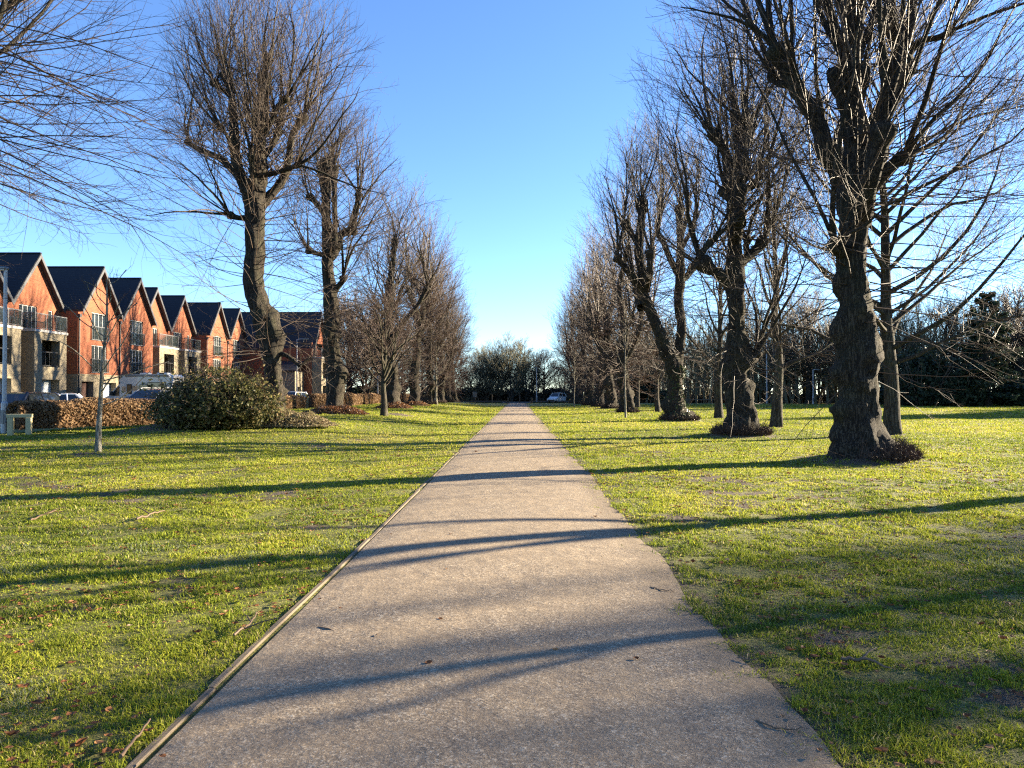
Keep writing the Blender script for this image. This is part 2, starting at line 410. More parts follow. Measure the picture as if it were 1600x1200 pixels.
def catmull(pts, n):
    pts = np.asarray(pts, float); K = len(pts)
    if K == 2: t = np.linspace(0, 1, n)[:, None]; return pts[0] * (1 - t) + pts[1] * t
    ext = np.vstack([2 * pts[0] - pts[1], pts, 2 * pts[-1] - pts[-2]])
    out = []
    for s in np.linspace(0, K - 1 - 1e-6, n):
        i = int(s); f = s - i; p0, p1, p2, p3 = ext[i:i + 4]
        out.append(0.5 * ((2 * p1) + (-p0 + p2) * f + (2 * p0 - 5 * p1 + 4 * p2 - p3) * f * f + (-p0 + 3 * p1 - 3 * p2 + p3) * f ** 3))
    return np.array(out)
def limb(mb, poly, sides, lump, seed, flare=0.0, head=True, burrs=()):
    """poly rows: x y z r; lumpy tapered limb, swollen knuckle at its end when head"""
    poly = np.asarray(poly, float)
    Ln = np.linalg.norm(np.diff(poly[:, :3], axis=0), axis=1).sum()
    n = int(max(6, min(120, Ln / 0.085)))
    S = catmull(poly, n); P = S[:, :3]; R = np.maximum(S[:, 3], 0.015)
    if head:
        q = np.linspace(0, 1, n); e = Ln * (1 - q)
        rr = R[-1]
        R = R + rr * 0.6 * np.exp(-((e - rr * 1.3) / (rr * 1.6)) ** 2)
        R[-1] *= 0.35
    T, U, W = frames(P[None]); U = U[0]; W = W[0]
    a = np.arange(sides) * 2 * PI / sides
    dirs = np.cos(a)[None, :, None] * U[:, None, :] + np.sin(a)[None, :, None] * W[:, None, :]
    V = P[:, None, :] + R[:, None, None] * dirs
    k = 1.0 / max(0.25, R.mean())
    q = V * 1.1 * k; q = q * np.array([1, 1, 0.55])
    nz = fbm(q, 4, seed) - 0.5
    fold = fbm(V * np.array([2.6, 2.6, 0.5]) * k * 1.2, 3, seed + 31) - 0.5
    nz2 = fbm(V * 8.5, 3, seed + 13) - 0.5
    rad = R[:, None] * (1 + lump * 1.6 * nz + lump * 1.2 * fold) + np.minimum(R[:, None], 0.4) * lump * 0.6 * nz2
    if flare > 0:
        h = V[:, :, 2] - P[0, 2]
        lobes = 0.75 + 0.5 * np.cos(5 * a + seed)[None, :] * 0.6 + 0.25 * np.cos(3 * a + 2 * seed)[None, :]
        rad = rad + flare * np.exp(-np.maximum(h, 0) / 0.45) * lobes
    for (bz, ba, bs, bh) in burrs:   # height, azimuth, size, height of lump
        az = np.arctan2(dirs[:, :, 1], dirs[:, :, 0])
        da = np.angle(np.exp(1j * (az - ba))) * R[:, None]
        rad = rad + bh * np.exp(-((V[:, :, 2] - P[0, 2] - bz) ** 2 + da ** 2) / (bs * bs)) * (0.7 + 0.9 * (nz2 + 0.5))
    V = P[:, None, :] + rad[:, :, None] * dirs
    i = np.arange(n - 1)[:, None] * sides; j = np.arange(sides)[None, :]; jn = (j + 1) % sides
    F = np.stack([i + j, i + jn, i + sides + jn, i + sides + j], -1).reshape(-1, 4)
    mb.add(V.reshape(-1, 3), F, 0)
    mb.poly(V[-1], 0)
    return P, R

def pollard(label, group, loc, polys, ell, lod, seed, heads_n=36, epi=200, thick=1.0, flare=0.3, burrs=(), nsub=9, nter=3,
            twig='twig', suckers=0.0, low=2.3, shoot_max=6.0, name='lime_tree', heads_extra=(), sk_dir=None, epi_len=(0.55, 1.0), ivy=0):
    rng = np.random.default_rng(seed)
    root = thing(name, label, 'tree', loc, 0, group)
    tb = MB(); cl = []; heads = []
    for i, poly in enumerate(polys):
        P, R = limb(tb, poly, (28 if lod >= 3 else 18) if i == 0 else (12 if lod >= 2 else 8), 0.40 if i == 0 else 0.26, seed * 7 + i,
                    flare if i == 0 else 0, True, burrs if i == 0 else ())
        cl.append((P, R)); heads.append((P[-1], norm(P[-1] - P[max(0, len(P) - 6)]), R[-4:].max(), i))
    mb = MB(); c, r = np.array(ell[0], float), np.array(ell[1], float)
    PP, DD, BIG = [], [], []; NH = 0
    up = np.array([0, 0, 1.0])
    for (p, ax, rr, i) in heads + [(np.array(h[0]), np.array(h[1], float), 0.1, 9) for h in heads_extra]:
        n = int(heads_n * DENS * (1.25 if i == 0 else 0.8 + 0.4 * rng.random()))
        # medium branches carry each pollard head on upward
        m = int(rng.integers(2, 5)); dm = norm(ax * .7 + up * .75 + rng.normal(0, .36, (m, 3))); pm = np.repeat((p - ax * .12)[None], m, 0)
        Lm = np.clip(to_ell(pm, dm, c, r) * rng.uniform(.55, .85, m), .8, 5.0)
        Bm = grow(rng, pm, dm, Lm, 9, up * .35 + rng.normal(0, .25, (m, 3)), .10)
        rm = np.minimum(rr * rng.uniform(.28, .5, m), .018 + .013 * Lm); tubes(tb, Bm, taper(rm, np.full(m, .012), 9) , 6)
        ns = int(n * 1.0); ib = rng.integers(0, m, ns); tt = rng.uniform(.12, .98, ns); q_, T_ = along(Bm, ib, tt)
        PP.append(q_); DD.append(norm(offshoot(rng, T_, np.radians(rng.uniform(18, 48, ns))) + up * .12)); BIG.append(np.zeros(ns)); NH += ns
        n = int(n * .6)
        d = norm(ax * 0.75 + up * 0.35 + rng.normal(0, 0.52, (n, 3)))
        p0 = p - ax * rng.uniform(0, 0.45, (n, 1)) + norm(rng.normal(0, 1, (n, 3))) * rr * 0.6
        PP.append(p0); DD.append(d); bg = rr * rng.uniform(.10, .24, n); bg[rng.random(n) < .80] = 0; BIG.append(np.minimum(bg, .042))
        NH += n
    part('trunk', tb, M['bark'], root, world=False, smooth=True)
    # epicormic shoots along every limb
    wts = [len(P) * (2.0 if i == 0 else 1.0) for i, (P, R) in enumerate(cl)]; tot = sum(wts)
    for i, (P, R) in enumerate(cl):
        m = int(epi * wts[i] / tot)
        if m < 1: continue
        k = rng.integers(0, len(P), m)
        ok = P[k][:, 2] > low; k = k[ok]; m = len(k)
        if m == 0: continue
        az = rng.uniform(0, 2 * PI, m); hfrac = np.clip((P[k][:, 2] - low) / 9.0, 0, 1)
        el = np.radians(-12 + 55 * hfrac + rng.normal(0, 14, m))
        d = np.stack([np.cos(az) * np.cos(el), np.sin(az) * np.cos(el), np.sin(el)], -1)
        PP.append(P[k] + d * R[k][:, None] * 0.7); DD.append(d)
    P0 = np.vstack(PP); D = np.vstack(DD)
    s = to_ell(P0, D, c, r)
    nh = NH
    s[nh:] = to_ell(P0[nh:], D[nh:], c - np.array([0, 0, 2.2]), r * np.array([.95, .95, 1.22]))
    f = rng.uniform(0.70, 1.04, len(P0)); f[nh:] = rng.uniform(*epi_len, len(P0) - nh)
    L = np.clip(s * f, 0.5, shoot_max)
    rad = (0.0052 + 0.0023 * L) * thick; BIG = np.concatenate(BIG); rad[:len(BIG)] = np.maximum(rad[:len(BIG)], BIG)
    crown_twigs(rng, mb, P0, D, L, c, r, lod, thick, nsub=nsub, nter=nter, rad=rad)
    part('crown', mb, M[twig], root, world=False, smooth=True)
    if suckers > 0:
        sb = MB(); n = int(420 * suckers)
        az = rng.normal(sk_dir, 0.75, n) if sk_dir is not None else rng.uniform(0, 2 * PI, n)
        b0 = polys[0][0]; q_ = rng.random(n); rr = b0[3] * .9 + flare * (.15 + 1.05 * q_)
        x = b0[0] + np.cos(az) * rr; y = b0[1] + np.sin(az) * rr
        p = np.stack([x, y, np.full(n, 0.02)], -1)
        d = np.stack([np.cos(az) * 0.35, np.sin(az) * 0.35, np.ones(n)], -1) + rng.normal(0, 0.25, (n, 3))
        L = rng.uniform(0.25, 0.55, n) * (1.25 - .8 * q_) * rng.uniform(.45, 1.1, n)
        P = grow(rng, p, d, L, 4, None, 0.2); tubes(sb, P, taper(np.full(n, .007), np.full(n, .004), 4), 3, 0, rng.random(n))
        idx = np.repeat(np.arange(n), 6); q, T = along(P, idx, rng.uniform(0.15, 1, len(idx)))
        P2 = grow(rng, q, offshoot(rng, T, rng.uniform(.4, 1.0, len(idx))), rng.uniform(.06, .2, len(idx)), 3, None, .2)
        tubes(sb, P2, taper(np.full(len(idx), .004), np.full(len(idx), .003), 3), 3, 0, rng.random(len(idx)))
        part('basal_shoots', sb, M['twig_red'], root, world=False)
    if ivy:
        ib = MB(); P, R = cl[0]
        k = rng.integers(0, max(2, int(len(P) * 0.28)), ivy); az = rng.normal(0.1, 1.3, ivy)
        fl = flare * np.exp(-np.maximum(P[k][:, 2], 0) / .38)
        pos = P[k] + np.stack([np.cos(az), np.sin(az), np.zeros(ivy)], -1) * ((R[k] + fl) * rng.uniform(1.0, 1.2, ivy))[:, None]
        leaves(rng, ib, pos, rng.uniform(.05, .09, ivy), np.stack([np.cos(az), np.sin(az), np.full(ivy, .3)], -1), 0.6)
        part('ivy', ib, M['leaf_ivy'], root, world=False)
    return root

def leaves(rng, mb, pos, size, nrm=None, jit=1.0, aspect=0.6, att=None, fold=True):
    n = len(pos)
    nn = norm((np.zeros((n, 3)) if nrm is None else norm(np.asarray(nrm, float))) + rng.normal(0, jit, (n, 3)) * 0.7)
    u = norm(np.cross(nn, norm(rng.normal(0, 1, (n, 3))))); w = np.cross(nn, u)
    s = np.broadcast_to(np.asarray(size, float), (n,))[:, None]
    A = pos - u * s; B = pos + w * s * aspect + nn * s * .12; Cc = pos + u * s; D = pos - w * s * aspect + nn * s * .12
    V = np.stack([A, B, Cc, D], 1).reshape(-1, 3); b = np.arange(n)[:, None] * 4
    if fold: F = np.concatenate([b + [[0, 2, 1]], b + [[0, 3, 2]]])
    else: F = b + [[0, 1, 2, 3]]
    mb.add(V, F, 0, np.repeat(rng.random(n) if att is None else att, 4))

def P_(tx, ty, tz, rows):
    """rows of (photo x, photo y, width px, depth offset) -> local metres"""
    out = []
    for row in rows:
        px, py, w = row[:3]; dy = row[3] if len(row) > 3 else 0.0
        Y = ty + dy
        out.append((gx(px, Y) - tx, dy, gz(py, Y) - tz, w / 2 / FPX * Y))
    return out

def generic_skeleton(rng, H=20, rt=0.5, nf=3, fork=5.5):
    polys = []
    x, y = 0, 0; tr = [(0, 0, -0.15, rt)]
    hs = np.linspace(0, fork, 6)[1:]
    for h in hs:
        x += rng.normal(0, .10); y += rng.normal(0, .10); tr.append((x, y, h, rt * (1 - 0.30 * h / fork)))
    top = np.array([x, y, fork])
    lead = [tuple(tr[-1])]; ax = rng.uniform(0, 2 * PI)
    for k in range(1, 4):
        lead.append((x + rng.normal(0, .2) * k, y + rng.normal(0, .2) * k, fork + k * (H * 0.62 - fork) / 3, rt * (.66 - .12 * k)))
    polys.append(tr[:-1] + lead)
    for j in range(nf):
        az = ax + j * 2 * PI / nf + rng.normal(0, .3); h0 = fork * rng.uniform(.75, 1.2)
        i = np.interp(h0, [p[2] for p in polys[0]], [p[0] for p in polys[0]]); ii = np.interp(h0, [p[2] for p in polys[0]], [p[1] for p in polys[0]])
        q = np.array([i, ii, h0]); el = rng.uniform(.75, 1.15); L = rng.uniform(1.1, 1.7); rr = rt * rng.uniform(.42, .56)
        rows = [(q[0], q[1], q[2], rr * 1.15)]
        for k in range(3):
            q = q + L * np.array([math.cos(az) * math.cos(el), math.sin(az) * math.cos(el), math.sin(el)])
            el = min(1.45, el + rng.uniform(.05, .3)); az += rng.normal(0, .25); rr *= .82
            rows.append((q[0], q[1], q[2], rr))
        polys.append(rows)
        a = rows[2]; az2 = az + rng.choice([-1, 1]) * rng.uniform(.6, 1.2)
        polys.append([(a[0], a[1], a[2], a[3] * .6), (a[0] + math.cos(az2) * .7, a[1] + math.sin(az2) * .7, a[2] + .7, a[3] * .5),
                      (a[0] + math.cos(az2) * 1.0, a[1] + math.sin(az2) * 1.0, a[2] + 1.6, a[3] * .42)])
    for j in range(3):   # short stubs
        h0 = rng.uniform(4, H * .55); az = rng.uniform(0, 2 * PI); L = rng.uniform(.5, 1.3)
        i = np.interp(h0, [p[2] for p in polys[0]], [p[0] for p in polys[0]]); ii = np.interp(h0, [p[2] for p in polys[0]], [p[1] for p in polys[0]])
        polys.append([(i, ii, h0, rt * .26), (i + math.cos(az) * L * .6, ii + math.sin(az) * L * .6, h0 + .25, rt * .22), (i + math.cos(az) * L, ii + math.sin(az) * L, h0 + .6, rt * .2)])
    return polys

def bare_tree(label, group, loc, H, rt, seed, spread=3.5, first=2.5, nb=26, lod=2, thick=1.0, bark='bark_young', twig='twig', name='bare_tree',
              el=(35, 65), nsub=8, nter=3, lean=(0, 0), multi=1, brf=1.0):
    rng = np.random.default_rng(seed)
    root = thing(name, label, 'tree', loc, 0, group)
    tb = MB(); mb = MB(); PP, DD, LL, RR = [], [], [], []
    for s in range(multi):
        az0 = rng.uniform(0, 2 * PI) + s * 2 * PI / multi; sp = 0 if multi == 1 else rng.uniform(.12, .34)
        hh = H * (1 if multi == 1 else rng.uniform(.75, 1)); n = 8
        rows = []
        x = y = 0.0
        for k in range(n):
            z = -0.1 + (hh * .93 + .1) * k / (n - 1)
            rows.append((x + lean[0] * z / H, y + lean[1] * z / H, z, rt * (1 if multi == 1 else .6) * (1 - .93 * (k / (n - 1)) ** .85) + .012))
            st = hh / (n - 1); x += math.cos(az0) * sp * st + rng.normal(0, .05 * st); y += math.sin(az0) * sp * st + rng.normal(0, .05 * st)
        P, R = limb(tb, rows, 10 if lod >= 2 else 7, .10, seed + s, rt * .45 if multi == 1 else 0, False)
        m = max(4, nb // multi)
        t = np.linspace(first / hh, .97, m) + rng.normal(0, .015, m); t = np.clip(t, .05, .985)
        idx = (t * (len(P) - 1)).astype(int)
        az = np.arange(m) * 2.4 + rng.normal(0, .4, m); e = np.radians(np.interp(t, [0, 1], el) + rng.normal(0, 8, m))
        d = np.stack([np.cos(az) * np.cos(e), np.sin(az) * np.cos(e), np.sin(e)], -1)
        L = spread * 1.25 * np.sin(np.clip((1.12 - t), 0.06, 1) * PI * .62) ** .8 * rng.uniform(.75, 1.1, m)
        PP.append(P[idx]); DD.append(d); LL.append(L); RR.append(np.minimum(R[idx] * .6, (.012 + .014 * L) * brf))
    P0 = np.vstack(PP); D = np.vstack(DD); L = np.concatenate(LL); R = np.concatenate(RR); N = len(P0); K = 8
    B = grow(rng, P0, D, L, K, np.array([0, 0, .3]) + rng.normal(0, .25, (N, 3)), .13)
    tubes(tb, B, taper(R, np.full(N, .010), K), 5 if lod >= 2 else 4)
    per = np.maximum(3, np.round(nsub * L / 3)).astype(int); idx = np.repeat(np.arange(N), per); n = len(idx)
    t = rng.uniform(.18, 1, n) ** .8; p, T = along(B, idx, t)
    d = norm(offshoot(rng, T, np.radians(rng.uniform(25, 60, n))) + np.array([0, 0, .25]))
    L2 = np.clip(L[idx] * (.55 * (1 - t) + .18) * rng.uniform(.6, 1.2, n), .3, 2.6)
    crown_twigs(rng, mb, p, d, L2, None, None, lod, thick, nsub=nsub, nter=nter)
    part('trunk', tb, M[bark], root, world=False, smooth=True)
    part('crown', mb, M[twig], root, world=False, smooth=True)
    return root

def leafy(rng, mb, n, c, r, size, dens=0.42, nsc=1.2, seed=3, jit=1.0, shell=0.35, flat=None):
    """leaf cloud through an uneven ellipsoid volume with gaps"""
    d = norm(rng.normal(0, 1, (n * 2, 3)))
    if flat is not None: d[:, 2] = np.where(d[:, 2] < flat, flat, d[:, 2])
    rad = rng.uniform(shell, 1, n * 2) ** .5
    rr = 0.72 + 0.55 * fbm(d * 2.1 + seed, 3, seed)
    p = d * rad[:, None] * rr[:, None] * np.array(r) + np.array(c)
    k = fbm(p * nsc, 3, seed + 5) > dens
    p = p[k][:n]; d = d[k][:n]
    leaves(rng, mb, p, rng.uniform(size * .6, size * 1.3, len(p)), d + np.array([0, 0, .3]), jit)
EXPO = 2.95; HAZE = 0.0
# ================================================================== world, sun, camera
AZ, EL = math.radians(23.0), math.radians(14.5)      # sun azimuth measured from +X towards +Y
SUN = Vector((math.cos(AZ) * math.cos(EL), math.sin(AZ) * math.cos(EL), math.sin(EL)))
w = bpy.data.worlds.new('World'); bpy.context.scene.world = w; w.use_nodes = True
nt = w.node_tree; bg = nt.nodes['Background']
sky = nt.nodes.new('ShaderNodeTexSky'); sky.sky_type = 'NISHITA'; sky.sun_disc = False
sky.sun_elevation = EL; sky.sun_rotation = math.atan2(SUN.x, SUN.y)
sky.altitude = 0; sky.air_density = 0.85; sky.dust_density = 0.0; sky.ozone_density = 4.0
hs = nt.nodes.new('ShaderNodeHueSaturation'); hs.inputs['Saturation'].default_value = 1.03; hs.inputs['Hue'].default_value = 0.506
nt.links.new(sky.outputs[0], hs.inputs['Color']); nt.links.new(hs.outputs[0], bg.inputs['Color'])
bg.inputs['Strength'].default_value = 0.053
sl = bpy.data.lights.new('sun', 'SUN'); sl.energy = 4.2; sl.angle = math.radians(0.55); sl.color = (1.0, 0.84, 0.60)
so = bpy.data.objects.new('sun', sl); C.objects.link(so); so.rotation_euler = SUN.to_track_quat('Z', 'Y').to_euler(); so.location = (60, 30, 40)
cam = bpy.data.cameras.new('camera'); co = bpy.data.objects.new('camera', cam); C.objects.link(co)
cam.sensor_width = 36; cam.lens = FPX / 1600 * 36; cam.clip_start = 0.05; cam.clip_end = 6000
co.location = (0, 0, EYE); co.rotation_euler = (math.radians(90) + math.atan(16 / FPX), 0, math.atan(9 / FPX))
sc = bpy.context.scene; sc.camera = co
sc.view_settings.view_transform = 'Standard'; sc.view_settings.look = 'None'; sc.view_settings.exposure = EXPO; sc.view_settings.gamma = 1
cy = sc.cycles; cy.max_bounces = 6; cy.diffuse_bounces = 3; cy.glossy_bounces = 2; cy.transmission_bounces = 3; cy.transparent_max_bounces = 8
cy.caustics_reflective = False; cy.caustics_refractive = False; cy.use_denoising = False; cy.denoiser = "OPENIMAGEDENOISE"; cy.denoising_prefilter = "ACCURATE"; cy.denoising_input_passes = "RGB_ALBEDO_NORMAL"; cy.pixel_filter_type = 'BLACKMAN_HARRIS'; cy.filter_width = 1.25
sc.render.film_transparent = False

# ================================================================== ground
PL, PR = -1.55, 1.36
def path_right(Y): return PR - .02 + 0.24 * (n2(np.full_like(Y, 3.3), Y, 1.3, 21, 4) - .5) + 0.13 * (n2(np.full_like(Y, 9.3), Y, 0.22, 22, 2) - .5)
def bare_fn(X, Y):
    """bare, muddy or leaf-strewn ground: worn margins, under the trees, odd patches"""
    b = sst(0.47, 0.70, n2(X, Y, 0.55, 41, 4)) * 0.62 + sst(0.52, 0.70, n2(X, Y, 1.9, 43, 3)) * 0.62
    b = b * .70 * (1 - 0.75 * sst(14, 45, Y))
    pr = path_right(Y)
    b = np.maximum(b, (1 - sst(0.0, 0.55, X - pr)) * (X > 0) * 0.58)
    b = np.maximum(b, (1 - sst(0.0, 0.40, PL - 0.1 - X)) * (X < 0) * 0.36)
    for tx, ty, rad in TREE_SPOTS:
        d = np.hypot(X - tx, Y - ty) / rad; b = np.maximum(b, 0.72 * (1 - sst(0.55, 1.15, d)))
    return b
TREE_SPOTS = [(8.15, 17.2, 1.9), (8.4, 27.4, 1.8), (9.3, 41.7, 1.7), (-10, 29.8, 3.2), (-10, 39.5, 2.3), (-12.8, 26.5, 2.6), (-7.2, 44, 1.3), (-10.6, 17.6, .7),
              (-10, 58, 1.8), (-10, 70, 1.8), (-10, 82, 1.8), (14.1, 27.4, .9), (12, 33.7, .8), (12.5, 45, .8), (8.9, 60, 1.8), (8.9, 70, 1.8), (8.9, 80, 1.8)]
def axis(segs):
    out = []
    for a, b, s in segs: out += list(np.arange(a, b, s))
    return np.array(out + [segs[-1][1]])
gxs = axis([(-3000, -400, 650), (-400, -70, 55), (-70, -20, 2.5), (-20, -8, .4), (-8, 8, .13), (8, 20, .4), (20, 70, 2.5), (70, 400, 55), (400, 3000, 650)])
gys = axis([(-3000, -400, 650), (-400, -20, 40), (-20, 1.5, 1.2), (1.5, 14, .13), (14, 50, .4), (50, 140, 1.5), (140, 400, 40), (400, 3000, 650)])
GX, GY = np.meshgrid(gxs, gys); GZ = zt(GX, GY)
for tx, ty, rad in TREE_SPOTS: GZ += 0.10 * min(rad, 2) * np.exp(-((GX - tx) ** 2 + (GY - ty) ** 2) / (rad * .55) ** 2)
GZ += (n2(GX, GY, 3.0, 51, 3) - .5) * .035 * (np.abs(GX) > 1.7)
def gz_at(x, y): return z1(x, y)
nb_, na_ = GX.shape
mb = MB(); i = np.arange(nb_ - 1)[:, None] * na_; j = np.arange(na_ - 1)[None, :]
mb.add(np.stack([GX, GY, GZ], -1).reshape(-1, 3), np.stack([i + j, i + j + 1, i + na_ + j + 1, i + na_ + j], -1).reshape(-1, 4))
lawn = mb.build('ground', M['lawn'], smooth=True); setting(lawn, label='grass lawn and ground of the park on both sides of the path')
at = lawn.data.attributes.new('bare', 'FLOAT', 'POINT'); at.data.foreach_set('value', bare_fn(GX, GY).astype(np.float32).ravel())

# path: slightly domed gravel strip with a ragged right margin
ys = axis([(-6, 1.5, .5), (1.5, 20, .08), (20, 126, .5)]); ts = np.linspace(0, 1, 25)
PXr = path_right(ys); XX = PL + (PXr[:, None] - PL) * ts[None, :]; YY = np.repeat(ys[:, None], 25, 1)
ZZ = 0.006 + 0.035 * np.sin(np.clip(ts, 0, 1) * PI)[None, :] ** .6 + (n2(XX, YY, 1.3, 61, 3) - .5) * .012
mb = MB(); i = np.arange(len(ys) - 1)[:, None] * 25; j = np.arange(24)[None, :]
mb.add(np.stack([XX, YY, ZZ], -1).reshape(-1, 3), np.stack([i + j, i + j + 1, i + 26 + j, i + 25 + j], -1).reshape(-1, 4))
po = mb.build('path', M['path'], smooth=True); setting(po, label='straight gravel footpath running away between the tree rows')
at = po.data.attributes.new('bare', 'FLOAT', 'POINT')
e = np.maximum(sst(0.78, 1.0, np.repeat(ts[None, :], len(ys), 0)) * .95, sst(0.07, 0, np.repeat(ts[None, :], len(ys), 0)) * .55)
at.data.foreach_set('value', e.astype(np.float32).ravel())

# timber edging boards along the left margin
ed = thing('timber_edging', 'weathered timber edging boards along the left margin of the gravel path', 'path edging', (PL, 3, 0))
rng = np.random.default_rng(4); y = -4.0
while y < 118:
    L = 3.9; b = MB(); x0 = PL - .045 + rng.normal(0, .010); x1 = PL - .045 + rng.normal(0, .010); h = .013 + rng.normal(0, .004); h2 = .013 + rng.normal(0, .004)
    n = 5; V = []
    for k in range(n):
        t = k / (n - 1); x = x0 + (x1 - x0) * t + .006 * math.sin(t * 5 + y); yy = y + .006 + (L - .012) * t; hh = h + (h2 - h) * t
        V += [(x - .019, yy, -.05), (x - .019, yy, hh - .004), (x - .016, yy, hh), (x + .016, yy, hh), (x + .019, yy, hh - .004), (x + .019, yy, -.05)]
    F = [(6 * k + a, 6 * k + a + 1, 6 * k + a + 7, 6 * k + a + 6) for k in range(n - 1) for a in range(5)]
    b.add(V, F); b.poly(V[:6]); b.poly(V[-6:][::-1])
    part('board', b, M['timber'], ed); y += L

# roads
def sheet(name, pts, z, mat, label):
    b = MB(); b.poly([(x, y, z) for x, y in pts]); o = b.build(name, mat); setting(o, label=label); return o
mb = MB(); yy = axis([(-20, 130, 3.0)]); Z = np.maximum(zt(np.full_like(yy, -19.2), yy), zt(np.full_like(yy, -24.), yy)) + .02
xs = [-20.4, -21, -22, -24, -26, -28, -30, -31.99, -60]
V = np.array([[(x, y, zt(np.array([x]), np.array([y]))[0] * 0 + z) for x in xs] for y, z in zip(yy, np.maximum(Z, .30))])
i = np.arange(len(yy) - 1)[:, None] * len(xs); j = np.arange(len(xs) - 1)[None, :]
mb.add(V.reshape(-1, 3), np.stack([i + j, i + j + 1, i + len(xs) + j + 1, i + len(xs) + j], -1).reshape(-1, 4))
setting(mb.build('estate_road', M['asphalt']), label='asphalt estate road and drives in front of the brick houses')
sheet('far_road', [(-120, 131), (160, 131), (160, 139), (-120, 139)], .16, M['asphalt'], 'road crossing beyond the far end of the path')
sheet('road_apron', [(-2.6, 125.9), (2.2, 125.9), (2.6, 131.0), (-3.0, 131.0)], .10, M['paving'], 'pale paved apron joining the path to the far road')

# ================================================================== grass blades, leaf litter
rng = np.random.default_rng(11)
def grass_field():
    n = 1300000
    u = rng.random(n); Y = 2.35 * (95 / 2.35) ** u
    X = (rng.random(n) * 2 - 1) * (0.74 * Y + 1.2) - 0.0
    keep = (X > -18.4); pr = path_right(Y)
    inside = (X > PL - .062) & (X < pr + .02 * rng.normal(0, 1, n))
    b = bare_fn(X, Y); cl = n2(X, Y, 5.5, 71, 3) - .5
    p = np.clip(1.05 - 1.10 * b + cl * 2.6 * (1 - .5 * sst(10, 40, Y)), 0.02, 1)
    fr = inside & (X > pr - .32) & (rng.random(n) < .35 * (n2(X, Y, 3.0, 77, 2) > .5))
    keep &= (~inside | fr) & (rng.random(n) < p * np.where(Y > 20, .85, 1))
    for tx, ty, rad in TREE_SPOTS[:5]: keep &= np.hypot(X - tx, Y - ty) > rad * .45
    X, Y, cl = X[keep], Y[keep], cl[keep]; n = len(X)
    Z = zt(X, Y)
    for tx, ty, rad in TREE_SPOTS: Z += 0.10 * min(rad, 2) * np.exp(-((X - tx) ** 2 + (Y - ty) ** 2) / (rad * .55) ** 2)
    k = np.maximum(1, Y / 3.2)
    tuft = n2(X, Y, 2.2, 79, 2)
    h = (.014 + .052 * tuft ** 1.3 + rng.gamma(2.0, .0075, n)) * (1 + .022 * np.minimum(Y, 50)) * np.clip(1 + cl * 2.0, .45, 1.6) * .56
    wd = .0021 * k ** .88 * rng.uniform(.7, 1.4, n)
    a = rng.uniform(0, 2 * PI, n); lean = rng.normal(0, .55, (n, 2)) + np.array([-.12, -.05]); 
    u = np.stack([np.cos(a), np.sin(a), np.zeros(n)], -1)
    B = np.stack([X, Y, Z - .008], -1)
    m = B + np.stack([lean[:, 0] * .35 * h, lean[:, 1] * .35 * h, .58 * h], -1)
    t = B + np.stack([lean[:, 0] * h * 1.1, lean[:, 1] * h * 1.1, h * (1.0 - .25 * np.minimum(np.hypot(lean[:, 0], lean[:, 1]), 1.4))], -1)
    W = wd[:, None]
    V = np.stack([B - u * W, B + u * W, m + u * W * .8, m - u * W * .8, t], 1).reshape(-1, 3); o = np.arange(n)[:, None] * 5
    tint = np.clip(.50 + .9 * (n2(X, Y, .8, 73, 3) - .5) + .8 * (n2(X, Y, .13, 74, 2) - .5) + rng.normal(0, .17, n), .12, .97)
    dead = rng.random(n) < .05 + .10 * (n2(X, Y, 1.4, 75, 2) > .56); tint = np.where(dead, 1.0, tint)
    frost = (rng.random(n) < .34 * sst(.56, .68, n2(X, Y, 1.1, 76, 3)) * (1 - sst(6, 12, Y))); tint = np.where(frost, 0.0, tint)
    b = MB(); b.add(V, o + [[0, 1, 2, 3]], 0, np.repeat(tint, 5)); b.add(np.zeros((0, 3)), np.zeros((0, 3)))
    b.f.append((o + [[3, 2, 4]], 0))
    return b.build('grass', M['grass'])
setting(grass_field(), 'stuff', 'short uneven winter grass covering the park lawn')

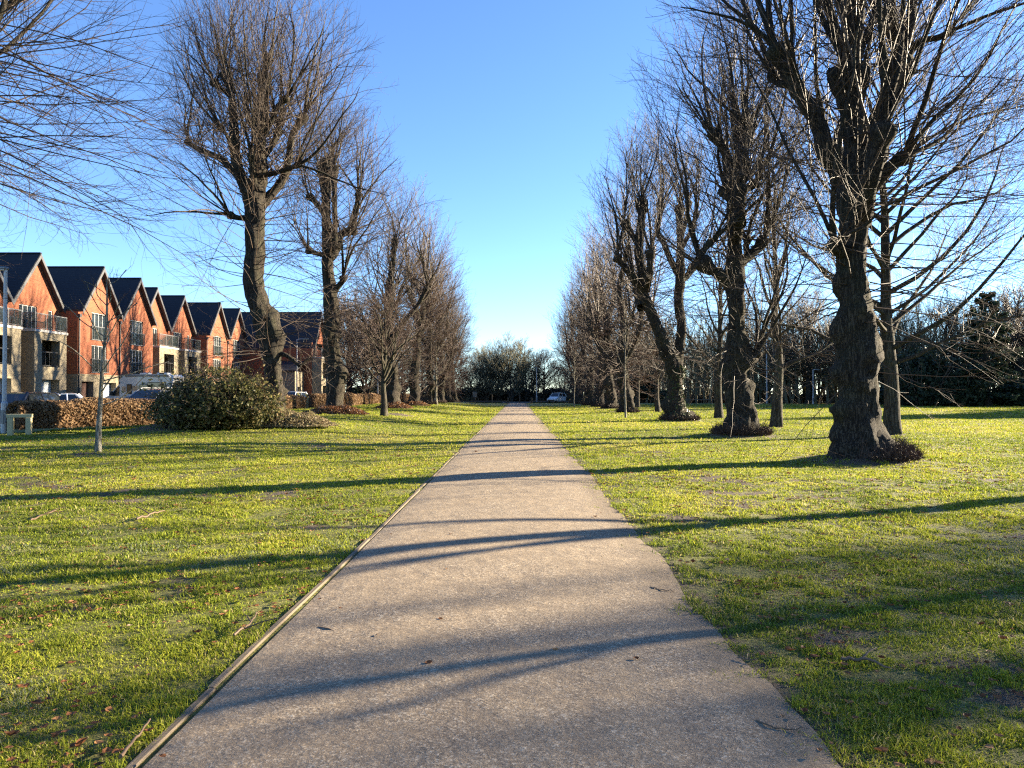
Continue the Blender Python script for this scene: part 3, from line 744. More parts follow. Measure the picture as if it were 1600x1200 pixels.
def litter():
    b = MB(); n = 21000
    Y = 2.5 * (40 / 2.5) ** rng.random(n); X = (rng.random(n) * 2 - 1) * (.72 * Y + 1)
    p = sst(.46, .66, n2(X, Y, .55, 41, 4)) * .55 + .10 + .5 * sst(.55, .7, n2(X, Y, 1.4, 91, 3))
    for tx, ty, rad in TREE_SPOTS: p = np.maximum(p, .9 * (1 - sst(.5, 1.4, np.hypot(X - tx, Y - ty) / rad)))
    ins = (X > PL - .05) & (X < PR); p = np.where(ins, .012, p)
    k = (rng.random(n) < p * np.where(Y < 15, .55, .8)) & (X > -17); X, Y = X[k], Y[k]; n = len(X)
    Z = zt(X, Y) + rng.uniform(.012, .04, n)
    s = rng.uniform(.011, .028, n) * np.clip(Y / 8, 1, 1.7)
    # curled leaves: 3x3 patches
    a = rng.uniform(0, 2 * PI, n); g = np.linspace(-1, 1, 4)
    U, W = np.meshgrid(g, g); U = U.ravel(); W = W.ravel(); prof = np.sqrt(np.clip(1.05 - U * U, .02, 1)) * .75
    cu = rng.uniform(-.2, 1.0, n)[:, None]; tw = rng.normal(0, .5, n)[:, None]
    x = U[None] * np.ones((n, 1)); y = W[None] * prof[None]; z = cu * (x * x) * .5 + cu * .8 * y * y + tw * x * y * .6 + rng.normal(0, .10, (n, 16))
    ca, sa = np.cos(a)[:, None], np.sin(a)[:, None]; S = s[:, None]
    V = np.stack([X[:, None] + S * (ca * x - sa * y), Y[:, None] + S * (sa * x + ca * y), Z[:, None] + S * z], -1).reshape(-1, 3)
    q = np.array([(r * 4 + c, r * 4 + c + 1, r * 4 + c + 5, r * 4 + c + 4) for r in range(3) for c in range(3)])
    F = (np.arange(n)[:, None, None] * 16 + q[None]).reshape(-1, 4)
    b.add(V, F, 0, np.repeat(np.clip(rng.beta(2, 2.5, n), 0, 1), 16))
    return b.build('leaf_litter', M['leaf_dead'])
setting(litter(), 'stuff', 'curled brown fallen leaves scattered over the grass')

# fallen twigs that show singly in the photograph
def gp(px, py): Y = EYE * FPX / (py - VY); return np.array([gx(px, Y), Y])
def fallen(label, pts, r, side=(), zoff=.035):
    P = []
    for px, py in pts: q = gp(px, py); P.append((q[0], q[1], max(z1(*q), .02) + zoff))
    P = np.array(P); b = MB(); S = catmull(P, 12); S[:, 2] += np.random.default_rng(len(label)).normal(0, r * .6, 12); b.tube(S, np.linspace(r, r * .45, 12), 6)
    for k, dx, dy, L in side:
        p = S[k]; q = p + np.array([dx, dy, .25]) * L; b.tube([p, (p + q) / 2 + [0, 0, .01], q], [r * .6, r * .5, r * .3], 5)
    root = tag(b.build('fallen_twig', M['fallen'], smooth=True), label, 'twig', 'fallen twigs on the ground')
    return root
M['fallen'] = twigmat('fallen_twig', (0.06, 0.04, 0.026), (0.16, 0.105, 0.065))
fallen('long thin curved dark twig lying across the left side of the path', [(498, 984), (530, 992), (570, 998), (597, 997)], .006, [(10, .2, -1, .06)], .004)
fallen('thick orange-brown stick on the grass beside the timber edging', [(190, 1199), (212, 1172), (236, 1140)], .009)
fallen('pale forked stick on the grass against the path edging', [(366, 1004), (388, 990), (404, 968)], .009, [(4, 1, .3, .22), (7, -.6, .6, .12)])
fallen('short thin twig on the gravel at the right of the path', [(915, 1088), (945, 1090), (972, 1095)], .004, (), .004)
fallen('knotted twig on the bare soil at the right path margin', [(1178, 1128), (1205, 1140), (1235, 1143), (1250, 1150)], .004, [(6, .5, 1, .06), (8, 1, -.4, .05)], .004)
fallen('dark bent branch lying in the grass right of the path', [(1310, 1040), (1345, 1042), (1385, 1056)], .011, [(5, .8, .5, .15)])
fallen('dark branch lying on the left lawn in front of a tree shadow', [(212, 817), (235, 811), (256, 805)], .015, [(5, -.8, .4, .3)])
fallen('pale crooked branch at the far left of the lawn', [(45, 820), (62, 812), (85, 805)], .013, [(6, .6, .6, .3)])
fallen('little forked twig on the right edge of the gravel near the grass', [(1150, 1030), (1165, 1033), (1182, 1034)], .005, [(5, .5, 1, .06), (8, .2, -1, .05)], .004)
fallen('thin dark twig on the gravel just before the long dark shadow', [(1015, 920), (1035, 925), (1052, 926)], .005, (), .004)
# ================================================================== houses
def wall_holes(b, fx, u0, u1, v0, v1, holes, depth=.16, mi=0):
    """wall in the plane x = fx facing +X, with rectangular openings (ua, ub, va, vb) and reveals"""
    us = sorted({u0, u1, *[h[0] for h in holes], *[h[1] for h in holes]}); vs = sorted({v0, v1, *[h[2] for h in holes], *[h[3] for h in holes]})
    for a, c in zip(us, us[1:]):
        for d, e in zip(vs, vs[1:]):
            m, n = (a + c) / 2, (d + e) / 2
            if any(h[0] < m < h[1] and h[2] < n < h[3] for h in holes): continue
            b.poly([(fx, a, d), (fx, c, d), (fx, c, e), (fx, a, e)], mi)
    for a, c, d, e in holes:
        x = fx - depth
        b.poly([(fx, a, d), (fx, a, e), (x, a, e), (x, a, d)], mi); b.poly([(fx, c, d), (x, c, d), (x, c, e), (fx, c, e)], mi)
        b.poly([(fx, a, e), (fx, c, e), (x, c, e), (x, a, e)], mi); b.poly([(fx, a, d), (x, a, d), (x, c, d), (fx, c, d)], mi)
def window(root, fx, a, c, d, e, lights=4, rng=None, rec=.09, mat='white', transom=False):
    x = fx - rec; f = MB(); t = .055
    f.box(x - .03, x + .03, a + .002, a + t, d + .002, e - .002); f.box(x - .03, x + .03, c - t, c - .002, d + .002, e - .002)
    f.box(x - .03, x + .03, a + t, c - t, d + .002, d + t + .03); f.box(x - .03, x + .03, a + t, c - t, e - t, e - .002)
    for k in range(1, lights):
        u = a + (c - a) * k / lights; f.box(x - .028, x + .026, u - .026, u + .026, d + t + .03, e - t)
    if transom: f.box(x - .026, x + .024, a + t, c - t, (d + e) / 2 - .03, (d + e) / 2 + .03)
    o = part('window', f, M[mat], root)
    g = MB(); g.box(x - .012, x - .004, a + t - .01, c - t + .01, d + t, e - t + .01); part('pane', g, M['glass'], root, o)
    q = MB(); W = (c - a) / lights
    for k in range(lights):
        if rng.random() < .78:
            ww = W * rng.uniform(.35, .95); u = a + W * k + .03; q_n = 7
            pts = [(x - .14 - .03 * (j % 2), u + ww * j / q_n) for j in range(q_n)]
            for (xa, ua), (xb, ub) in zip(pts, pts[1:]): q.poly([(xa, ua, d + .05), (xb, ub, d + .05), (xb, ub, e - .05), (xa, ua, e - .05)])
    if q.v: part('curtain', q, M['curtain'], root, o)
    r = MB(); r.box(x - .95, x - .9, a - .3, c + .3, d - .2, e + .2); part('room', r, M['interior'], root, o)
def juliet(root, fx, a, c, z):
    b = MB(); x = fx + .10
    b.box(x, x + .03, a - .12, c + .12, z + 1.02, z + 1.07); b.box(x, x + .03, a - .12, c + .12, z + .04, z + .08)
    for u in (a - .12, (a + c) / 2, c + .09): b.box(x, x + .03, u, u + .03, z + .08, z + 1.02)
    for u in (a - .11, c + .09):
        for v in (.05, 1.03): b.box(fx + .001, x, u, u + .02, z + v, z + v + .03)
    o = part('balcony_rail', b, M['greymetal'], root)
    g = MB(); g.box(x + .010, x + .018, a - .09, c + .09, z + .085, z + 1.015); part('glass_panel', g, M['rail_glass'], root, o)
def roof_gable(root, fx, yc, hw, ze, za, depth, over=.35, mat='slate'):
    b = MB(); t = .14; X0, X1 = fx + over, fx - depth
    for s in (-1, 1):
        pts = [(X0, yc + s * hw, ze), (X0, yc, za), (X0, yc, za + t), (X0, yc + s * hw, ze + t)]
        if s > 0: pts = pts[::-1]
        b.prism(pts, (X1 - X0, 0, 0))
    b.box(X1, X0 + .01, yc - .09, yc + .09, za + t - .02, za + t + .05)
    r = part('roof', b, M[mat], root)
    f = MB(); L = .24
    for s in (-1, 1):
        pts = [(X0 + .002, yc + s * hw, ze - L), (X0 + .002, yc, za - L * .9), (X0 + .002, yc, za + t * .7), (X0 + .002, yc + s * hw, ze + t * .7)]
        f.prism(pts if s < 0 else pts[::-1], (.035, 0, 0))
        u = [(fx + .004, yc + s * hw, ze - .06), (fx + .004, yc, za - .06), (fx + .004, yc, za - .003), (fx + .004, yc + s * hw, ze - .003)]
        f.prism(u if s < 0 else u[::-1], (over - .006, 0, 0))
    part('bargeboard', f, M['barge'], root, r)
def shell(b, fx, yc, hw, zg, ze, za, depth, side_only=False):
    y0, y1 = yc - hw, yc + hw; X1 = fx - depth
    b.poly([(fx, y0, zg), (fx, y0, ze), (X1, y0, ze), (X1, y0, zg)]); b.poly([(fx, y1, zg), (X1, y1, zg), (X1, y1, ze), (fx, y1, ze)])
    b.poly([(X1, y0, zg), (X1, y0, ze), (X1, yc, za), (X1, y1, ze), (X1, y1, zg)])
def downpipe(root, x, y, z0, z1_, hopper=True):
    b = MB(); b.tube([(x, y, z0), (x, y, z1_)], .045, 8)
    if hopper: b.box(x - .1, x + .1, y - .12, y + .12, z1_ - .02, z1_ + .22)
    part('downpipe', b, M['darkmetal'], root)
ZG, ZE, ZA = .30, 7.62, 11.16
def flush_house(yc, label, seed, flip=False, fx=-32.0):
    rng = np.random.default_rng(seed); hw = 2.69
    root = thing('brick_house', label, 'house', (fx, yc, ZG), 0, 'terrace of red brick houses')
    b = MB(); H = [(yc - 1.0, yc + 1.0, 5.62, 7.72), (yc - 1.0, yc + 1.0, 3.16, 5.26)]
    wall_holes(b, fx, yc - hw, yc + hw, 3.02, ZE, [H[1], (H[0][0], H[0][1], H[0][2], ZE)], mi=0)
    # gable above the eaves, notched round the top of the upper window
    k = (ZA - ZE) / hw
    a, c, t = H[0][0], H[0][1], H[0][3]
    b.poly([(fx, yc - hw, ZE), (fx, a, ZE), (fx, a, t), (fx, a, ZE + k * (a - yc + hw))]); b.poly([(fx, c, ZE), (fx, yc + hw, ZE), (fx, c, ZE + k * (yc + hw - c)), (fx, c, t)])
    b.poly([(fx, a, t), (fx, c, t), (fx, c, ZE + k * (yc + hw - c)), (fx, yc, ZA), (fx, a, ZE + k * (a - yc + hw))])
    shell(b, fx, yc, hw, 3.02, ZE, ZA, 10.5)
    part('wall', b, M['brick'], root)
    g = MB(); s = -1 if flip else 1
    ga = sorted((yc + s * .1, yc + s * 2.35)); da = sorted((yc - s * 2.2, yc - s * .7))
    wall_holes(g, fx, yc - hw, yc + hw, ZG - .1, 3.02, [(ga[0], ga[1], ZG, 2.45), (da[0], da[1], ZG, 2.5)], .45)
    shell_ = [(fx, yc - hw, ZG - .1), (fx, yc - hw, 3.02), (fx - 10.5, yc - hw, 3.02), (fx - 10.5, yc - hw, ZG - .1)]; g.poly(shell_)
    g.poly([(x, yc + hw, z) for x, y, z in shell_][::-1])
    g.box(fx + .002, fx + .05, yc - hw, yc + hw, 2.94, 3.04)
    part('ground_floor_wall', g, M['cream'], root)
    d = MB(); d.box(fx - .50, fx - .46, ga[0], ga[1], ZG, 2.45)
    for q in range(1, 5): d.box(fx - .46, fx - .45, ga[0] + .02, ga[1] - .02, ZG + q * .42, ZG + q * .42 + .03)
    part('garage_door', d, M['garage'], root)
    d = MB(); d.box(fx - .50, fx - .455, da[0], da[1], ZG, 2.5); o = part('front_door', d, M['door_dark'], root)
    for w_ in H:
        window(root, fx, *w_, 4, rng); juliet(root, fx, w_[0], w_[1], w_[2])
    roof_gable(root, fx, yc, hw, ZE, ZA, 10.5); downpipe(root, fx + .06, yc - 2.6, ZG, 7.2)
    return root
def setback_house(yc, label, seed, box, fx=-33.3, bx=-32.0, group='terrace of red brick houses', hw=2.69, ze=ZE, za=ZA, depth=10, box_open=True):
    rng = np.random.default_rng(seed)
    root = thing('brick_house', label, 'house', (fx, yc, ZG), 0, group)
    y0, y1 = yc + box[0], yc + box[1]; m = (y0 + y1) / 2
    b = MB(); dw = (m - 1.35, m + .45, 5.95, 7.60); sw = (yc + 1.35, yc + 1.85, 6.0, 7.5) if box[0] < -1.7 else (yc - 2.2, yc - 1.7, 6.0, 7.5)
    wall_holes(b, fx, yc - hw, yc + hw, 5.9, ze, [(dw[0], dw[1], 5.95, 7.60), sw])
    b.poly([(fx, yc - hw, ze), (fx, yc + hw, ze), (fx, yc, za)]); shell(b, fx, yc, hw, ZG - .1, ze, za, depth)
    part('wall', b, M['brick'], root)
    g = MB(); free = (y1 + .1, yc + hw - .1) if yc + hw - y1 > y0 - (yc - hw) else (yc - hw + .1, y0 - .1)
    sl = [(free[0] + .15, min(free[1] - .1, free[0] + .75), 3.5, 5.3)] if free[1] - free[0] > .9 else []
    wall_holes(g, fx, yc - hw, yc + hw, ZG - .1, 5.9, sl, .14)
    o = (m - .95, m + .95)
    wall_holes(g, bx, y0, y1, ZG - .1, 5.72, [(o[0], o[1], 3.42, 5.22), (o[0], o[1], ZG, 2.55)], .6)
    g.poly([(bx, y0, ZG - .1), (bx, y0, 5.72), (fx, y0, 5.72), (fx, y0, ZG - .1)]); g.poly([(bx, y1, ZG - .1), (fx, y1, ZG - .1), (fx, y1, 5.72), (bx, y1, 5.72)])
    part('lower_wall', g, M['cream'], root)
    dk = MB(); dk.box(fx + .01, bx + .06, y0 - .06, y1 + .06, 5.73, 5.90); part('balcony_deck', dk, M['concrete'], root)
    d = MB(); d.box(bx - .66, bx - .62, o[0] - .02, o[1] + .02, ZG, 2.56)
    for q in range(1, 5): d.box(bx - .62, bx - .61, o[0] + .02, o[1] - .02, ZG + q * .44, ZG + q * .44 + .03)
    part('garage_door', d, M['garage'], root)
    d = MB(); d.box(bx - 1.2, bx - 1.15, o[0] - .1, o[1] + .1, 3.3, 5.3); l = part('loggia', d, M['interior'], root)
    r = MB(); r.box(bx - .12, bx - .09, o[0] + .01, o[1] - .01, 4.40, 4.45); r.box(bx - .12, bx - .09, o[0] + .01, o[1] - .01, 3.48, 3.52)
    for u in np.linspace(o[0] + .02, o[1] - .05, 5): r.box(bx - .12, bx - .09, u, u + .03, 3.52, 4.40)
    part('loggia_rail', r, M['darkmetal'], root, l)
    for s_ in sl: window(root, fx, *s_, 1, rng, .08, 'white', True)
    window(root, fx, *dw, 4, rng); window(root, fx, *sw, 1, rng)
    # glazed balcony rail round the deck
    r = MB(); gl = MB(); X = bx + .0
    segs = [((X, y0), (X, y1)), ((fx + .05, y0), (X, y0)), ((fx + .05, y1), (X, y1))]
    for (xa, ya), (xb, yb) in segs:
        if xa == xb:
            r.box(xa - .025, xa + .025, ya, yb, 6.93, 6.98); r.box(xa - .02, xa + .02, ya, yb, 5.97, 6.0)
            for u in np.linspace(ya + .02, yb - .02, 4): r.box(xa - .02, xa + .02, u - .02, u + .02, 5.901, 6.93)
            gl.box(xa - .006, xa + .006, ya + .05, yb - .05, 6.005, 6.925)
        else:
            r.box(xa, xb - .026, ya - .02, ya + .02, 6.935, 6.975)
            for u in np.linspace(xa + .03, xb - .45, 2): r.box(u - .02, u + .02, ya - .019, ya + .019, 5.901, 6.935)
            gl.box(xa + .05, xb - .05, ya - .005, ya + .005, 6.005, 6.93)
    ro = part('balcony_rail', r, M['greymetal'], root); part('glass_panel', gl, M['rail_glass'], root, ro)
    roof_gable(root, fx, yc, hw, ze, za, depth); pu = y0 - .10 if box[0] > -1.9 else y1 + .10
    downpipe(root, fx + .06, pu, ZG, 5.2)
    return root
A_, B_ = (-1.5, 2.1), (-2.0, 1.4)
setback_house(44.2, 'brick house at the far left edge, cut off, its cream balcony block showing', 1, A_)
setback_house(49.6, 'brick gabled house with cream balcony block behind the black car', 2, B_)
flush_house(55.0, 'flat-fronted red brick gabled house behind the young tree, above the motorhome cab', 3)
flush_house(60.4, 'flat-fronted red brick gabled house directly above the rear of the motorhome', 4, True)
setback_house(65.8, 'set-back brick house whose narrow gable peeks out beside the larger gable over the motorhome', 5, A_)
setback_house(71.2, 'set-back brick house with cream balcony block just left of the bush top', 6, B_)
flush_house(76.7, 'flat-fronted brick gabled house rising behind the middle of the evergreen bush', 7)
flush_house(82.0, 'flat-fronted brick gabled house half hidden by the leaning lime trunk', 8, True)
setback_house(87.2, 'set-back house with cream block glimpsed just left of the leaning lime trunk', 9, A_)
setback_house(92.7, 'farthest house of the terrace, mostly hidden behind the lime trunk', 10, B_)
hE = setback_house(87.0, 'big dark-roofed brick house end-on between the two nearest left limes', 12, (-2.85, .3), fx=-24.0, bx=-22.9, group='houses beyond the terrace', hw=2.95, ze=6.9, za=11.3, depth=16)
pb = MB(); wall_holes(pb, -24.9, 80.6, 83.9, ZG, 4.1, [(81.2, 82.6, ZG, 2.4)], .3); pb.poly([(-24.9, 80.6, ZG), (-24.9, 80.6, 4.1), (-28.2, 80.6, 4.1), (-28.2, 80.6, ZG)])
pb.poly([(-28.2, 80.6, ZG), (-28.2, 80.6, 4.1), (-28.2, 83.9, 4.1), (-28.2, 83.9, ZG)])
po_ = part('porch', pb, M['cream'], hE)
pb = MB(); pb.prism([(-24.7, 80.4, 4.1), (-28.4, 80.4, 4.1), (-28.4, 84.0, 5.3), (-24.7, 84.0, 5.3)], (0, 0, .12)); part('porch_roof', pb, M['slate'], hE, po_)
pb = MB(); pb.box(-25.25, -25.20, 81.2, 82.6, ZG, 2.4); part('porch_door', pb, M['white'], hE, po_)

# ================================================================== street furniture
def lamp(px, Y, top, label, arm=.6, w=.055, base=None, mat='galv'):
    x = gx(px, Y); z0 = z1(x, Y) if base is None else base
    r = thing('street_lamp', label, 'street lamp', (x, Y, z0), 0, 'street lamps'); H = top - z0
    b = MB(); b.tube([(0, 0, -.05), (0, 0, 1.1)], w * 1.45, 12); b.tube([(0, 0, 1.1), (0, 0, 1.16), (0, 0, H)], [w * 1.45, w, w * .75], 12)
    c = part('column', b, M[mat], r, world=False, smooth=False)
    b = MB(); b.tube([(0, 0, H - .02), (arm * .5, 0, H + .04), (arm * .72, 0, H + .05)], w * .6, 8); a = part('arm', b, M[mat], r, world=False)
    b = MB(); b.bbox(arm * .7, arm * .7 + .55, -.13, .13, H + .0, H + .11, .03); l = part('lantern', b, M['greymetal'], r, world=False)
    b = MB(); b.bbox(arm * .7 + .06, arm * .7 + .5, -.1, .1, H - .025, H - .002, .01); part('lens', b, M['lens'], r, l, world=False)
    b = MB(); b.box(-.06, .06, -w * 1.5 - .012, -w * 1.40, .35, .85); part('access_door', b, M['greymetal'], r, c, world=False)
    return r
lamp(2.5, 26.5, gz(420, 26.5), 'tall pale lamp column at the far left edge beside the timber rail', -.7, .075)
lamp(463, 66, gz(530, 66), 'slim grey lamp column between the two nearest left limes, before the end house', .7, .06)
lamp(590, 92, gz(588, 92), 'short pale lamp column left of the sapling trunk, by the brown hedge', .5, .07)
lamp(838.5, 131.5, gz(575, 131.5), 'lamp column at the far end of the path against dark trees', -.6, .085, .15)
lamp(1197, 104, gz(520, 104), 'pale lamp column in the far right background, left of the thin second-row trunk', .6, .09)
lamp(1269, 102, gz(578, 102), 'pale lamp column just left of the nearest big right trunk', .5, .09)

def timber_rail(label, p, q, h, r=.07, mat='timber_pale', back=True):
    p, q = np.array(p), np.array(q); d = q - p; L = np.hypot(*d); a = math.atan2(d[1], d[0])
    z = z1(*p); root = thing('knee_rail', label, 'knee rail', (p[0], p[1], z), a, 'low timber knee rails')
    for x in np.linspace(r, L - r, max(2, int(L / 1.9) + 1)):
        b = MB(); b.bbox(x - r, x + r, -r, r, -.1, h, .012); part('post', b, M[mat], root, world=False)
    b = MB(); b.bbox(-.03, L + .03, -r * .75, r * .75, h + .002, h + .002 + r * 1.5, .015); part('rail', b, M[mat], root, world=False)
    return root
Yr = 25.2
timber_rail('pale square timber knee rail at the far left edge before the hedge', (gx(8, Yr), Yr), (gx(46, Yr + .25), Yr + .25), .62, .085)
timber_rail('small yellowish timber frame beside the distant hedge, left of the second lime', (gx(471, 60), 60), (gx(481, 60.3), 60.3), .78, .09)

# knee rail fence across the far end of the path
def rail_fence(label, xa, xb, Y, h, n, mat):
    root = thing('rail_fence', label, 'rail fence', (xa, Y, z1(xa, Y)), 0, 'low rail fences at the end of the lawn')
    z0 = z1(xa, Y)
    for x in np.linspace(0, xb - xa, n):
        b = MB(); zz = z1(xa + x, Y) - z0; b.bbox(x - .06, x + .06, -.06, .06, zz - .1, zz + h, .01); part('post', b, M[mat], root, world=False)
    b = MB(); xs = np.linspace(0, xb - xa, n); zz = np.array([z1(xa + x, Y) - z0 for x in xs]) + h * .86
    for k in range(n - 1): b.prism([(xs[k], -.085, zz[k] - .07), (xs[k + 1], -.085, zz[k + 1] - .07), (xs[k + 1], -.085, zz[k + 1] + .07), (xs[k], -.085, zz[k] + .07)][::-1], (0, .02, 0))
    part('rail', b, M[mat], root, world=False); return root
rail_fence('dark low rail fence left of the path end', -14.5, -1.9, 119, .52, 8, 'timber_dark')
rail_fence('dark low rail fence right of the path end', 2.0, 9.5, 119, .52, 5, 'timber_dark')
rail_fence('long grey low rail fence along the far side of the right lawn', 14, 62, 118, .75, 20, 'timber')
def post(px, Y, h, r, label, mat='timber_dark', cap=True):
    x = gx(px, Y); root = thing('bollard', label, 'bollard', (x, Y, z1(x, Y)), 0, 'posts at the end of the path')
    b = MB(); b.bbox(-r, r, -r, r, -.1, h, .02); part('shaft', b, M[mat], root, world=False)
    b = MB(); b.bbox(-r * 1.12, r * 1.12, -r * 1.12, r * 1.12, h + .002, h + .06, .02); part('cap', b, M[mat], root, world=False)
post(794, 119.3, .95, .12, 'dark timber bollard on the left corner of the path end')
post(830.5, 119.3, .95, .12, 'dark timber bollard on the right corner of the path end')
post(812, 119.6, 1.5, .075, 'slim dark post in the middle of the path end')
x = gx(742, 112); r = thing('notice_board', 'dark blue notice board on a post at the far left of the path end', 'notice board', (x, 112, z1(x, 112)))
b = MB(); b.bbox(-.06, .06, -.06, .06, -.1, .85, .01); part('post', b, M['darkmetal'], r, world=False)
b = MB(); b.bbox(-.36, .36, -.05, .05, .85, 1.75, .02); p = part('panel', b, M['p_navy'], r, world=False)
b = MB(); b.box(-.30, .30, -.058, -.052, .92, 1.68); part('sheet', b, M['greymetal'], r, p, world=False)
post(769, 117.5, 1.5, .07, 'slim post between the notice board and the path end', 'timber')

# ================================================================== vehicles
def lathe_x(b, cx, cz, y0, y1, prof, n=24, mi=0):
    """wheel-like solid about the y axis; prof rows (y fraction, radius)"""
    V = [(cx + r * math.cos(a), y0 + (y1 - y0) * t, cz + r * math.sin(a)) for t, r in prof for a in np.arange(n) * 2 * PI / n]
    F = [(k * n + i, k * n + (i + 1) % n, k * n + n + (i + 1) % n, k * n + n + i) for k in range(len(prof) - 1) for i in range(n)]
    b.add(V, F, mi); b.poly(V[:n][::-1], mi); b.poly(V[-n:], mi)
def wheel(root, x, y, r, side):
    b = MB(); ya, yb = y - .1, y + .1
    lathe_x(b, x, r, ya, yb, [(0, r * .62), (0, r * .9), (.12, r), (.88, r), (1, r * .9), (1, r * .62)]); o = part('wheel', b, M['tyre'], root, world=False)
    b = MB(); s = 1 if side > 0 else -1; yo = y + s * .104
    lathe_x(b, x, r, yo - .03, yo, [(0, r * .62), (1, r * .58)], 20)
    for k in range(5):
        a = k * 2 * PI / 5; c, d = math.cos(a), math.sin(a); p = np.array([x, yo + s * .004, r])
        q = [p + np.array([c * u - d * v, 0, d * u + c * v]) for u, v in ((.05, -.03), (r * .52, -.05), (r * .52, .05), (.05, .03))]
        b.prism(q if s < 0 else q[::-1], (0, s * .012, 0))
    part('rim', b, M['galv'], root, o, world=False)
def car(label, loc, rz, paint_, L=4.3, W=1.78, H=1.5, belt=.95, ws=1.05, r0=1.75, r1=3.6, rear=4.1, hood=.78, wr=.32, rails=False, group='parked cars'):
    root = thing('parked_car', label, 'car', loc, rz, group); h = W / 2
    prof = [(.02, .28), (0, .52), (.06, .66), (.22, hood - .06), (.5, hood), (ws, belt), ((ws + rear) / 2, belt + .03), (rear, belt + .02), (L - .04, belt - .06), (L, .62), (L - .02, .30)]
    b = MB(); P = np.array(prof)
    secs = []
    for yy, inset in ((-h, .06), (-h + .07, 0.015), (-h + .22, 0), (h - .22, 0), (h - .07, .015), (h, .06)):
        cx = L / 2; Q = P.copy(); k = (Q[:, 0] - cx) / cx
        Q[:, 0] = cx + (Q[:, 0] - cx) * (1 - inset * .55 * np.abs(k) ** 3 * 1.4); Q[:, 1] = Q[:, 1] - inset * .5 * (Q[:, 1] > .6)
        secs.append(np.stack([Q[:, 0], np.full(len(Q), yy), Q[:, 1]], -1))
    n = len(P); V = np.vstack(secs); F = [(s * n + i, s * n + i + 1, s * n + n + i + 1, s * n + n + i) for s in range(5) for i in range(n - 1)] + [(s * n + n - 1, s * n, s * n + n, s * n + 2 * n - 1) for s in range(5)]
    b.add(V, F); b.poly(secs[0]); b.poly(secs[-1][::-1])
    for s in (-1, 1):      # dark wheel-arch lips
        pass
    # pillars and roof belong to the body shell
    hb, ht = h - .06, h - .22
    A = {s: [np.array(p) for p in ((ws, s * hb, belt - .03), (r0, s * ht, H - .05), (r1, s * ht, H - .07), (rear, s * hb, belt - .01))] for s in (-1, 1)}
    mid = {s: (np.array(((ws + rear) / 2 + .05, s * hb, belt - .01)), np.array(((r0 + r1) / 2 + .02, s * ht, H - .045))) for s in (-1, 1)}
    for s in (-1, 1):
        b.tube([A[s][0], A[s][1]], .045, 6); b.tube([A[s][2], A[s][3]], .085, 6); b.tube(mid[s], .04, 6)
    part('body', b, M[paint_], root, world=False)
    rf = MB(); g = np.linspace(0, 1, 7); V = []
    for u in g:
        for v in np.linspace(-1, 1, 7):
            V.append((r0 - .04 + (r1 - r0 + .1) * u, v * (ht + .03), H - .05 - .06 * abs(u - .45) ** 2 * 4 * .4 + .05 * (1 - v * v) * (1 - (2 * u - 1) ** 4)))
    F = [(a * 7 + c, a * 7 + c + 1, a * 7 + c + 8, a * 7 + c + 7) for a in range(6) for c in range(6)]
    rf.add(V, F); V2 = [(x, y, z - .04) for x, y, z in V]; rf.add(V2, [f[::-1] for f in F])
    ring = [k for k in range(7)] + [k * 7 + 6 for k in range(1, 7)] + [42 + k for k in range(5, -1, -1)] + [k * 7 for k in range(5, 0, -1)]
    for a, c in zip(ring, ring[1:] + ring[:1]): rf.poly([V[a], V[c], V2[c], V2[a]])
    ro = part('roof', rf, M[paint_], root, world=False, smooth=False)
    def quad(nm, a, b_, c, d):
        q = MB(); q.poly([a, b_, c, d]); q.poly([a, b_, c, d][::-1]) if False else None
        part(nm, q, M['car_glass'], root, world=False)
    quad('windscreen', A[-1][0], A[1][0], A[1][1], A[-1][1]); quad('rear_window', A[1][3], A[-1][3], A[-1][2], A[1][2])
    for s in (-1, 1): quad('side_window', A[s][0], A[s][3], A[s][2], A[s][1])
    for s in (-1, 1):
        for wx in (.82, L - .85): wheel(root, wx, s * (h - .11), wr, s)
        a = MB(); a.bbox(.03, .30, s * (h - .28) - .18, s * (h - .28) + .18, .58, .72, .03); part('headlight', a, M['lens'], root, world=False)
        a = MB(); a.bbox(L - .10, L + .004, s * (h - .20) - .12, s * (h - .20) + .12, .68, .90, .02); part('tail_light', a, M['tail'], root, world=False)
        a = MB(); a.bbox(ws + .25, ws + .42, s * (h + .09) - .09, s * (h + .09) + .09, belt + .02, belt + .15, .03); part('wing_mirror', a, M[paint_], root, world=False)
        a = MB()
        for dx in (ws + .15, (ws + rear) / 2 + .05, rear - .35): a.box(dx, dx + .008, s * (h + .0005) - .001, s * (h + .0005) + .001, .40, belt - .08)
        a.bbox((ws + rear) / 2 - .2, (ws + rear) / 2 - .02, s * (h + .012) - .012, s * (h + .012) + .012, belt - .13, belt - .10, .008); part('door_trim', a, M['plastic'], root, world=False)
        if rails:
            a = MB(); a.tube([(r0 + .1, s * ht, H - .01), (r0 + .25, s * ht, H + .05), (r1 - .2, s * ht, H + .05), (r1 - .05, s * ht, H - .02)], .02, 6); part('roof_rail', a, M['galv'], root, world=False)
    a = MB(); a.bbox(-.03, .03, -.62, .62, .30, .50, .02); part('bumper', a, M['plastic'], root, world=False)
    a = MB(); a.bbox(L - .03, L + .03, -.7, .7, .32, .52, .02); part('bumper', a, M['plastic'], root, world=False)
    return root
zr = .32
def at_px(px, Y): return gx(px, Y)
